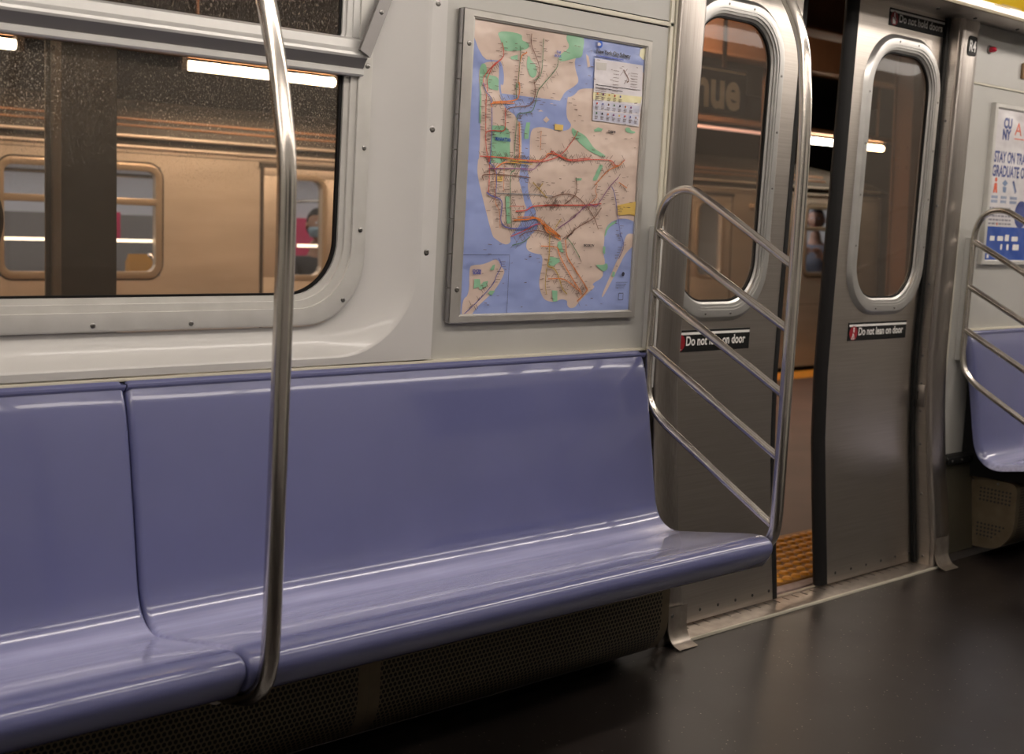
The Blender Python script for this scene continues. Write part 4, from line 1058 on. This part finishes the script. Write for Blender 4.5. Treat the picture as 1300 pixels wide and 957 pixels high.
# row of tube lamps over the far platform edge
mb = MB(); mb.bbox(-6, 16, 4.36, 4.44, 2.135, 2.175, .004)
for k in range(12): mb.cyl((-5 + k * 1.8, 4.40, 2.17), (-5 + k * 1.8, 4.40, 3.10), .010, 8)
o = mb.build('lamp_rail', 'beam', base=(5, 4.4, 2.15)); tag(o, 'brown rail under the station ceiling carrying the tube lamps', 'rail'); outside(o, (5, 4.4, 2.15))
def tube_lamp(x0, x1, z, mat, label, r=.026):
    t = out_thing('tube_lamp', label, 'lamp', (x0, 4.40, z), 'tube lamps over the far platform edge')
    m = MB(); m.tube([(x0 + .03, 4.40, z), (x1 - .03, 4.40, z)], r, 14); m.build('tube', mat, t)
    m = MB()
    for x in (x0, x1): m.bbox(x - .012 if x == x0 else x - .03, x + .03 if x == x0 else x + .012, 4.375, 4.425, z - .03, 2.134, .003)
    build_each(m, 'lamp_holder', 'roof', t)
tube_lamp(1.55, 2.96, 2.085, 'tube_glow', 'glowing tube lamp cut off by the left edge, above the dark column')
tube_lamp(3.90, 4.985, 2.085, 'tube_glow', 'glowing tube lamp at the top of the car window behind the grab pole')
tube_lamp(7.35, 9.5, 2.085, 'tube_dim', 'dim pinkish tube lamp seen through the left door window', .012)
tube_lamp(9.98, 11.32, 2.075, 'tube_glow', 'glowing tube lamp seen through the gap between the door leaves')
# unseen tubes added over the near platform edge to light sign and tactile strip
for k, x in enumerate((.2, 3.0, 5.8)):
    tl = out_thing('added_edge_lamp', ('first', 'second', 'third')[k] + ' added tube lamp from the left, out of view over the near platform edge', 'lamp', (x, .75, 2.9))
    m = MB(); m.bbox(x - .62, x + .62, .69, .81, 2.96, 3.02, .006); m.build('housing', 'beam', tl)
    m = MB(); m.cyl((x, .75, 3.01), (x, .75, 3.10), .02, 10); m.build('hanger', 'beam', tl)
    m = MB(); m.tube([(x - .58, .75, 2.935), (x + .58, .75, 2.935)], .026, 12); m.build('tube', 'edge_glow', tl)
# amber floodlights added over the platform to light the other train
for k, x in enumerate((-2.5, 1.0, 4.6, 7.7)):
    t = out_thing('added_platform_flood', ('first', 'second', 'third', 'fourth')[k] + ' added amber floodlight from the left under the platform ceiling', 'lamp', (x, 3.1, 2.8))
    m = MB(); m.prism_x([(3.02, 2.78), (3.01, 2.93), (3.03, 2.945), (3.17, 2.95), (3.20, 2.93)], x - .55, x + .55); m.build('housing', 'beam', t)
    m = MB()
    for d in (-.4, .4): m.cyl((x + d, 3.1, 2.94), (x + d, 3.1, 3.10), .012, 10)
    build_each(m, 'hanger', 'beam', t)
    m = MB(); m.prism_x([(3.03, 2.775), (3.06, 2.785), (3.205, 2.895), (3.205, 2.925), (3.19, 2.925), (3.03, 2.79)], x - .53, x + .53); m.build('lens', 'added_flood', t)

# hanging station sign
t = out_thing('station_sign', 'dark hanging station sign with white stripe and white lettering', 'sign', (5.9, 2.0, 2.05))
m = MB(); m.bbox(4.55, 5.98, 1.985, 2.02, 1.83, 2.085, .003); m.build('sign_board', 'sign_black', t)
m = MB(); m.ribbon([(4.56, 2.066), (5.97, 2.066)], .012, 1.9845); m.build('stripe', 'sign_white', t, False)
m = MB(); text(m, 'Avenue', 5.10, 1.872, 1.9845, width=.825, height=.205, bold=.03); m.build('lettering', 'sign_white', t, False)
m = MB()
for x in (4.8, 5.8): m.cyl((x, 2.0, 2.08), (x, 2.0, 3.10), .012, 10)
build_each(m, 'hanger', 'beam', t)

# ------------------------------------------------------------------ the other train
TY = 4.60; TX0, TX1 = -5.5, 11.9
t = train = out_thing('subway_train', 'dull gold-lit stainless subway train standing across the platform', 'train', (4, TY, 0))
doors = [(.98, 2.08), (4.58, 5.68), (8.17, 9.27)]
wins = [(-1.6, -.70), (2.92, 3.88), (6.45, 7.40), (10.38, 11.28)]
WZ0, WZ1 = .872, 1.505
holes = [(a - .0, b + .0, WZ0, WZ1) for a, b in wins]
for a, b in doors:
    c = (a + b) / 2; holes += [(c - .435, c - .10, .865, 1.488), (c + .10, c + .435, .865, 1.488)]
holes.sort()
m = MB(); x = TX0; z0, z1 = .03, 1.615; th = .04
for a, b, p, q in holes:
    m.box(x, a, TY, TY + th, z0, z1); m.box(a, b, TY, TY + th, z0, p); m.box(a, b, TY, TY + th, q, z1); x = b
m.box(x, TX1 - .35, TY, TY + th, z0, z1)
# rounded nose of the last car
n = 10; rings = []
for z in (z0, z1): rings.append([(TX1 - .35 + .35 * math.sin(math.pi / 2 * k / n), TY + .35 - .35 * math.cos(math.pi / 2 * k / n), z) for k in range(n + 1)] + [(TX1, 7.1, z), (TX1 - .04, 7.1, z)] + [(TX1 - .35 + .31 * math.sin(math.pi / 2 * k / n), TY + .35 - .31 * math.cos(math.pi / 2 * k / n), z) for k in range(n, -1, -1)])
m.loft(rings, True, True, True)
m.build('body_side', 'train', t, angle=30)
m = MB(); m.box(TX0, TX1 - .3, TY + .01, TY + .05, 1.612, 1.668); m.build('drip_recess', 'train_dark', t)
m = MB(); m.bbox(TX0, TX1 - .3, TY - .022, TY + .02, 1.665, 1.682, .004); m.bbox(TX0, TX1 - .3, TY - .010, TY + .02, 1.604, 1.622, .004); build_each(m, 'gutter', 'train', t)
m = MB(); m.box(TX0, TX1 - .36, TY - .0015, TY + .01, 1.577, 1.581); m.box(TX0, TX1 - .36, TY - .0015, TY + .01, .60, .604); build_each(m, 'side_seam', 'train_dark', t)
m = MB(); pr = [(TY + .0, 1.68), (TY + .01, 1.72), (TY + .04, 1.76), (TY + .08, 1.80), (TY + .2, 1.86), (TY + .5, 1.93), (TY + 1.25, 1.97), (TY + 2.0, 1.93), (TY + 2.5, 1.75), (TY + 2.5, 1.70), (TY + .06, 1.66)]
m.prism_x(pr, TX0, TX1 - 1.2)
e = [pr]; rr = []
for k in range(9):
    q = k / 8; rr.append([(TX1 - 1.2 + 1.1 * math.sin(q * math.pi / 2), y, 1.66 + (z - 1.66) * math.cos(q * math.pi / 2) - .20 * q * q * 0) for y, z in pr])
m.loft(rr, True, True, True); m.build('roof', 'roof', t, angle=40)
m = MB()
for y, z in ((TY + .022, 1.735), (TY + .055, 1.775)): m.bbox(TX0, TX1 - 1.2, y - .012, y + .012, z - .005, z + .008, .002)
build_each(m, 'roof_rib', 'beam', t)
def rim(x0, x1, z0, z1, r, parent=t, w=.028, name='window', hop=None):
    m = MB(); m.loft([[(a, TY + o, b) for a, b in rrect(x0 - d, x1 + d, z0 - d, z1 + d, max(r + d, .004), 8)] for d, o in ((-.012, .034), (-.012, -.004), (w * .5, -.010), (w, -.006), (w + .003, .004))])
    f = m.build(name, 'train_rim', parent, angle=30)
    m = MB(); m.loft([[(a, TY + o, b) for a, b in rrect(x0 - d, x1 + d, z0 - d, z1 + d, r + d, 8)] for d, o in ((w + .003, -.0015), (w + .012, -.0015))]); m.build('window_groove', 'train_dark', f)
    if hop:
        m = MB(); m.bbox(x0 - .012, x1 + .012, TY - .006, TY + .03, hop - .020, hop + .020, .004); m.build('crossbar', 'train_rim', f)
    m = MB(); m.box(x0 - .012, x1 + .012, TY + .014, TY + .018, z0 - .012, z1 + .012); m.build('pane', 'clear', f, False)
    return f
for a, b in wins: rim(a + .02, b - .02, WZ0 + .015, WZ1 - .015, .06, hop=1.30)
for a, b in doors:
    c = (a + b) / 2
    for s in (-1, 1):
        x0, x1 = (c - .55, c - .004) if s < 0 else (c + .004, c + .55)
        m = MB(); m.bbox(x0, x1, TY - .012, TY - .002, .03, .86, .003); m.bbox(x0, x1, TY - .012, TY - .002, 1.492, 1.545, .003)
        g = (c - .435, c - .10) if s < 0 else (c + .10, c + .435)
        m.bbox(x0, g[0], TY - .012, TY - .002, .86, 1.492, .002); m.bbox(g[1], x1, TY - .012, TY - .002, .86, 1.492, .002)
        d = m.build('door_leaf', 'train', t)
        m = MB(); m.loft([[(u, TY + o, v) for u, v in rrect(g[0] - q, g[1] + q, .865 - q, 1.488 + q, max(.075 + q, .004), 8)] for q, o in ((-.012, .034), (-.012, -.014), (.008, -.018), (.022, -.016), (.025, -.010))]); f = m.build('window', 'train_rim', d, angle=30)
    for s in (-1, 1):
        m = MB(); xx = c + s * .56; m.box(xx - .012, xx + .012, TY - .004, TY + .01, .03, 1.56); m.build('door_seam', 'train_dark', t)
    m = MB(); m.box(c - .012, c + .012, TY - .014, TY + .01, .03, 1.545); m.build('door_seam', 'train_dark', t)
    m = MB(); m.box(c - .58, c + .58, TY - .016, TY + .01, 1.545, 1.572); m.build('door_header', 'train_dark', t)
    for g in ((c - .435, c - .10), (c + .10, c + .435)):
        m = MB(); m.box(g[0] - .012, g[1] + .012, TY + .014, TY + .018, .853, 1.50); m.build('door_pane', 'clear', t, False)
m = MB(); m.lathe((9.56, TY, 1.472), (0, -1, 0), [(0, .03), (.03, .03), (.045, .015)], 14); m.build('marker_lamp', 'train_rim', t)
# what shows of its interior
m = MB(); m.box(TX0, TX1 - .1, 7.05, 7.10, .0, 1.68); m.m = 1; m.box(TX0, TX1 - .3, TY + .05, 7.05, .0, .03); m.m = 0; m.box(TX0, TX1 - .2, TY + .3, 7.05, 1.66, 1.69)
m.m = 1
for a, b in ((3.3, 5.3), (8.0, 9.0), (9.5, 11.5)): m.poly(rrect(a + .1, b - .1, .70, 1.25, .05), 7.045)
m.build('interior', ['inside', 'inside_dark'], t, False)
m = MB()
for a, b in ((5.7, 6.9),): m.box(a, b, 7.0, 7.045, .90, 1.27)
m.box(4.09, 4.135, 5.6, 5.62, 1.06, 1.25); build_each(m, 'interior_poster', 'magenta', t, False)
m = MB(); m.prism_x([(7.0, .30), (7.0, .80), (6.96, .80), (6.88, .45), (6.5, .42), (6.5, .36)], 5.7, 8.0); m.prism_x([(7.0, .30), (7.0, .80), (6.96, .80), (6.88, .45), (6.5, .42), (6.5, .36)], 9.4, 11.6); build_each(m, 'interior_bench', 'inside_dark', t)
m = MB(); m.prism_x([(5.62, .3), (5.62, .92), (5.58, .98), (5.50, .45), (5.1, .42), (5.1, .36)], 4.18, 4.40); m.build('orange_seat', 'orange_seat', t)
m = MB()
for y in (5.3, 6.4): m.box(TX0, TX1 - .5, y - .12, y + .12, 1.640, 1.658)
build_each(m, 'interior_lamp', 'train_lamp', t, False)
m = MB(); m.tube([(-1.5, 4.90, 1.46), (4.5, 4.90, 1.46)], .012, 10); m.tube(smooth_path([(4.15, 4.95, 1.37), (4.35, 4.95, 1.40), (4.52, 4.95, 1.36), (4.58, 4.95, 1.2), (4.60, 4.95, .5)], 5), .012, 10); m.tube(smooth_path([(5.32, 5.5, .5), (5.33, 5.5, 1.28), (5.40, 5.5, 1.36), (5.7, 5.5, 1.38)], 5), .012, 10)
m.tube([(4.15, 5.0, 1.02), (4.38, 5.0, .80)], .011, 8); m.tube([(4.02, 5.0, .99), (4.25, 5.0, .77)], .011, 8); build_each(m, 'interior_rail', 'tube', t)
m = MB(); m.box(2.95, 4.02, TY + .10, TY + .12, 1.066, 1.084); m.box(5.05, 5.28, TY + .30, TY + .32, 1.05, 1.07); build_each(m, 'reflection_streak', 'streak', t, False)  # glowing bars added to imitate lamp tubes mirrored in the train windows
m = MB(); m.box(TX0, TX1 - .2, TY + .03, 7.05, -1.1, .03); m.build('underframe', 'roof', t)
# ================================================================== people (seen small and soft through glass)
M['skin_a'] = principled('skin_warm', (.45, .24, .15), .55); M['skin_b'] = principled('skin_brown', (.30, .15, .09), .55)
M['hair'] = principled('dark_hair', (.012, .010, .009), .6); M['mask'] = principled('pale_blue_mask', (.30, .42, .48), .7)
M['coat'] = principled('charcoal_coat', (.035, .034, .038), .8); M['coat_b'] = principled('black_coat', (.012, .012, .014), .8)
M['shirt'] = principled('grey_top', (.16, .16, .18), .8); M['jeans'] = principled('dark_trousers', (.03, .035, .06), .8); M['shoe'] = principled('black_shoe', (.01, .01, .01), .5)
M['phone'] = principled('phone_case', (.02, .02, .02), .3); M['eye_white'] = principled('eye_white', (.7, .7, .7), .3); M['wood'] = noisy('bench_wood', (.10, .05, .025), (.16, .08, .04), 8, rough=.5, stretch=(1, 8, 8))
def skin_obj(name, chains, mat, parent, root=0, sub=2):
    """chains: list of lists of ((x, y, z), radius); equal points are shared"""
    V, E, R, key = [], [], [], {}
    for ch in chains:
        prev = None
        for p, r in ch:
            k = tuple(round(c, 4) for c in p)
            if k not in key: key[k] = len(V); V.append(p); R.append(r)
            i = key[k]
            if prev is not None and prev != i: E.append((prev, i))
            prev = i
    me = bpy.data.meshes.new(name); o0 = ORIGIN[parent.name]
    me.from_pydata([tuple(Vector(v) - o0) for v in V], E, [])
    o = bpy.data.objects.new(name, me); COL.objects.link(o); o.parent = parent; ORIGIN[o.name] = o0
    sk = o.modifiers.new('Skin', 'SKIN'); sk.use_smooth_shade = True; sk.branch_smoothing = .4
    if not me.skin_vertices: me.skin_vertices.new(name='')
    for i, r in enumerate(R): me.skin_vertices[0].data[i].radius = (r, r); me.skin_vertices[0].data[i].use_root = (i == root)
    ss = o.modifiers.new('Subdivision', 'SUBSURF'); ss.levels = 1; ss.render_levels = sub
    me.materials.append(M[mat]); return o
def seated_person(label, base, face, coat, skin, hands, mask=False, seat=.44, long_hair=False):
    """seated figure in platform coordinates; face = (fx, fy) direction looked at; hands = (forward, up) of both hands from the chest"""
    t = out_thing('person', label, 'person', base)
    F = Vector((face[0], face[1], 0)).normalized(); S = Vector((-F.y, F.x, 0)); U = Vector((0, 0, 1)); B = Vector(base)
    def P(f, s, u): return tuple(B + F * f + S * s + U * u)
    hip = P(0, 0, seat + .10)
    body = [[(hip, .12), (P(0, 0, seat + .28), .115), (P(.01, 0, seat + .46), .125), (P(.01, 0, seat + .555), .075), (P(.015, 0, seat + .62), .052), (P(.03, 0, seat + .68), .058)]]
    for s in (-1, 1):
        body.append([(hip, .12), (P(.03, s * .10, seat + .08), .085), (P(.42, s * .11, seat + .07), .062), (P(.45, s * .11, .28), .050), (P(.43, s * .11, .09), .036), (P(.50, s * .11, .045), .036), (P(.58, s * .11, .035), .030)])
        sh = P(.0, s * .175, seat + .515); el = P(.10, s * .235, seat + .27); wr = P(hands[0], s * hands[1], seat + hands[2])
        body.append([(P(.01, 0, seat + .46), .125), (sh, .058), (el, .042), (wr, .028)])
    # hands: palm and five separate bent fingers
    for s in (-1, 1):
        w = Vector(P(hands[0], s * hands[1], seat + hands[2])); d = (F * .55 + U * .65 - S * s * .5).normalized(); side = d.cross(F).normalized()
        palm = w + d * .055; body.append([(tuple(w), .028), (tuple(palm), .026)])
        for q, L in zip((-.024, -.008, .008, .024), (.060, .070, .066, .052)):
            a = palm + side * q + d * .018; b = a + d * L * .5 + F * .008; c = b + d * L * .35 - S * s * L * .35
            body.append([(tuple(palm), .026), (tuple(a), .0095), (tuple(b), .0088), (tuple(c), .0080)])
        a = w + d * .03 - side * .03; b = a + d * .03 - side * .012
        body.append([(tuple(palm), .026), (tuple(a), .0105), (tuple(b), .009)])
    bo = skin_obj('body', body, skin, t)
    # head: shaped skull with brow, nose, mouth and ears
    hc = Vector(P(.045, 0, seat + .785)); bm = bmesh.new(); bmesh.ops.create_uvsphere(bm, u_segments=24, v_segments=18, radius=1)
    rot = Matrix((F, S, U)).transposed()
    for v in bm.verts:
        x, y, z = v.co
        lx = .098 * x * (1.02 if x > 0 else 1.0); ly = .076 * y; lz = .118 * z
        if z < -.2: k = 1 - .32 * (-z - .2); ly *= k; lx *= (1 - .10 * (-z - .2)) if x > 0 else (1 - .45 * (-z - .2))
        if x > .55 and abs(y) < .22 and -.35 < z < .12: lx += .022 * (1 - abs(y) / .22) * (1 - (z + .35) / .6)   # nose
        if x > .6 and abs(abs(y) - .36) < .2 and .0 < z < .25: lx -= .008                                           # eye sockets
        v.co = rot @ Vector((lx, ly, lz)) + hc
    m = MB(); m.addbm(bm)
    for s in (-1, 1):
        e = hc + S * s * .076 - U * .005 - F * .005
        m.lathe(e, S * s + F * -.4, [(-.008, .012), (.004, .026), (.012, .028), (.010, .015)], 12)
    m.v = [tuple(p) for p in m.v]; head = m.build('head', skin, t, True)
    m = MB()
    for s in (-1, 1): m.lathe(hc + F * .078 + S * s * .030 + U * .012, F, [(0, .013), (.006, .011), (.010, .004)], 12)
    build_each(m, 'eye', 'eye_white', head)
    m = MB()
    for s in (-1, 1): m.lathe(hc + F * .087 + S * s * .030 + U * .012, F, [(0, .0055), (.002, .004)], 10)
    build_each(m, 'pupil', 'hair', head)
    m = MB(); m.lathe(hc + F * .084 - U * .062, S, [(-.024, .002), (-.012, .006), (0, .007), (.012, .006), (.024, .002)], 10); m.build('mouth', 'red', head)
    # hair: cap over crown and back
    bm = bmesh.new(); bmesh.ops.create_uvsphere(bm, u_segments=24, v_segments=16, radius=1)
    for v in bm.verts:
        x, y, z = v.co; lx, ly, lz = .108 * x - .008, .084 * y, .124 * z + .006
        if x > .2 and z < .42: lx = .108 * .2 - .02 - (x - .2) * .02
        if z < -.45: lz = .124 * -.45 + (z + .45) * (.22 if long_hair else .05)
        v.co = rot @ Vector((lx, ly, lz)) + hc
    m = MB(); m.addbm(bm); m.build('hair', 'hair', t)
    if mask:
        rings = []
        for zz, w, dpt in ((-.012, .052, .100), (-.030, .062, .118), (-.060, .060, .112), (-.090, .044, .085)):
            rings.append([tuple(hc + F * (dpt * math.cos(a) + .0) + S * (w + .02) * math.sin(a) + U * zz) for a in [math.radians(-78 + 156 * k / 12) for k in range(13)]])
        m = MB(); m.loft(rings, False); o = m.build('face_mask', 'mask', t)
    # coat over torso and upper arms, trousers, shoes
    ch = [[(P(0, 0, seat + .06), .150), (P(0, 0, seat + .28), .150), (P(.008, 0, seat + .46), .152), (P(.008, 0, seat + .555), .082)]]
    for s in (-1, 1):
        w = Vector(P(hands[0], s * hands[1], seat + hands[2])); e = Vector(P(.10, s * .235, seat + .27)); cuff = e.lerp(w, .82)
        ch.append([(P(.008, 0, seat + .46), .152), (P(0, s * .180, seat + .515), .076), (tuple(e), .058), (tuple(cuff), .044)])
    skin_obj('coat', ch, coat, t)
    ch = [[(P(0, 0, seat + .08), .135), (P(0, 0, seat + .14), .138)]]
    for s in (-1, 1): ch.append([(P(0, 0, seat + .08), .135), (P(.03, s * .10, seat + .08), .100), (P(.42, s * .11, seat + .07), .074), (P(.45, s * .11, .28), .062), (P(.43, s * .11, .10), .052)])
    skin_obj('trousers', ch, 'jeans', t)
    for s in (-1, 1):
        m = MB(); a = Vector(P(.40, s * .11, .0)); rings = []
        for f, w, h in ((-.03, .030, .07), (0, .042, .09), (.08, .046, .085), (.15, .050, .06), (.21, .040, .045), (.235, .02, .03)):
            c = a + F * f; rings.append([tuple(c + S * (w * math.cos(q)) + U * (max(0, math.sin(q)) * h + .002)) for q in [2 * math.pi * k / 14 for k in range(14)]])
        m.loft(rings, True, True, True); m.build('shoe', 'shoe', t)
    return t
p1 = seated_person('person in dark coat and pale blue mask seated in the train across the platform', (5.76, 5.72, -.02), (-.35, -1), 'coat', 'skin_a', (.30, .07, .36), True)
p2 = seated_person('person with dark hair seated in the train, seen in the gap between the door leaves', (11.22, 5.05, .17), (-.9, -.5), 'shirt', 'skin_a', (.28, .10, .42))
p3 = seated_person('person in black coat seated on the platform at the left edge of the window', (1.452, 1.16, 0), (.05, 1), 'coat_b', 'skin_b', (.30, .08, .20), False, .37, True)
# small seats carrying them
def perch(name, base, face, w, h, label):
    t = out_thing(name, label, 'bench', base); F = Vector((face[0], face[1], 0)).normalized(); S = Vector((-F.y, F.x, 0)); B = Vector(base)
    def slab(m, f0, f1, s0, s1, z0, z1):
        c = [B + F * f + S * s for f, s in ((f0, s0), (f1, s0), (f1, s1), (f0, s1))]
        m.loft([[tuple(p + Vector((0, 0, z))) for p in c] for z in (z0, z1)], True, True, True)
    m = MB(); slab(m, -.20, .34, -w, w, h - .04, h); m.build('seat', 'wood', t)
    m = MB(); slab(m, -.25, -.21, -w, w, h - .02, h + .36); m.build('backrest', 'wood', t)
    for f in (-.18, .30):
        for s in (-w + .05, w - .05):
            m = MB(); slab(m, f - .02, f + .02, s - .02, s + .02, 0, h - .04); m.build('leg', 'wood', t)
    return t
perch('platform_bench', (1.452, 1.16, 0), (.05, 1), .32, .325, 'wooden bench under the person in black on the platform')
perch('train_seat', (5.76, 5.72, -.02), (-.35, -1), .24, .395, 'seat under the masked person in the train')
perch('train_seat', (11.22, 5.05, .17), (-.9, -.5), .24, .395, 'seat under the person seen in the door gap')

# ================================================================== camera, world, output
cam = bpy.data.cameras.new('camera'); co = bpy.data.objects.new('camera', cam); COL.objects.link(co)
R = Vector((0.72941459, -0.68187707, 0.05475409)); D = Vector((-0.03456179, -0.11667364, -0.99256876)); Fw = Vector((0.68319824, 0.72210174, -0.10867035))
co.matrix_world = Matrix(((R.x, -D.x, -Fw.x, 0), (R.y, -D.y, -Fw.y, 0), (R.z, -D.z, -Fw.z, 1.257), (0, 0, 0, 1)))
cam.sensor_width = 36; cam.sensor_fit = 'HORIZONTAL'; cam.lens = 1700 * 36 / 1300; cam.shift_y = -(478.5 - 433) / 1300
cam.clip_start = .02; cam.clip_end = 100
cam.dof.use_dof = True; cam.dof.focus_distance = 3.25; cam.dof.aperture_fstop = 4.5
SC.camera = co
w = bpy.data.worlds.new('world'); SC.world = w; w.use_nodes = True
w.node_tree.nodes['Background'].inputs['Color'].default_value = (.02, .016, .012, 1); w.node_tree.nodes['Background'].inputs['Strength'].default_value = .3
vs = SC.view_settings; vs.view_transform = 'Standard'; vs.look = 'None'; vs.gamma = 1; vs.use_curve_mapping = False; vs.exposure = -0.17
SC.cycles.max_bounces = 10; SC.cycles.transparent_max_bounces = 24; SC.cycles.use_denoising = True
SC.cycles.sample_clamp_indirect = 6; SC.cycles.caustics_reflective = False; SC.cycles.caustics_refractive = False
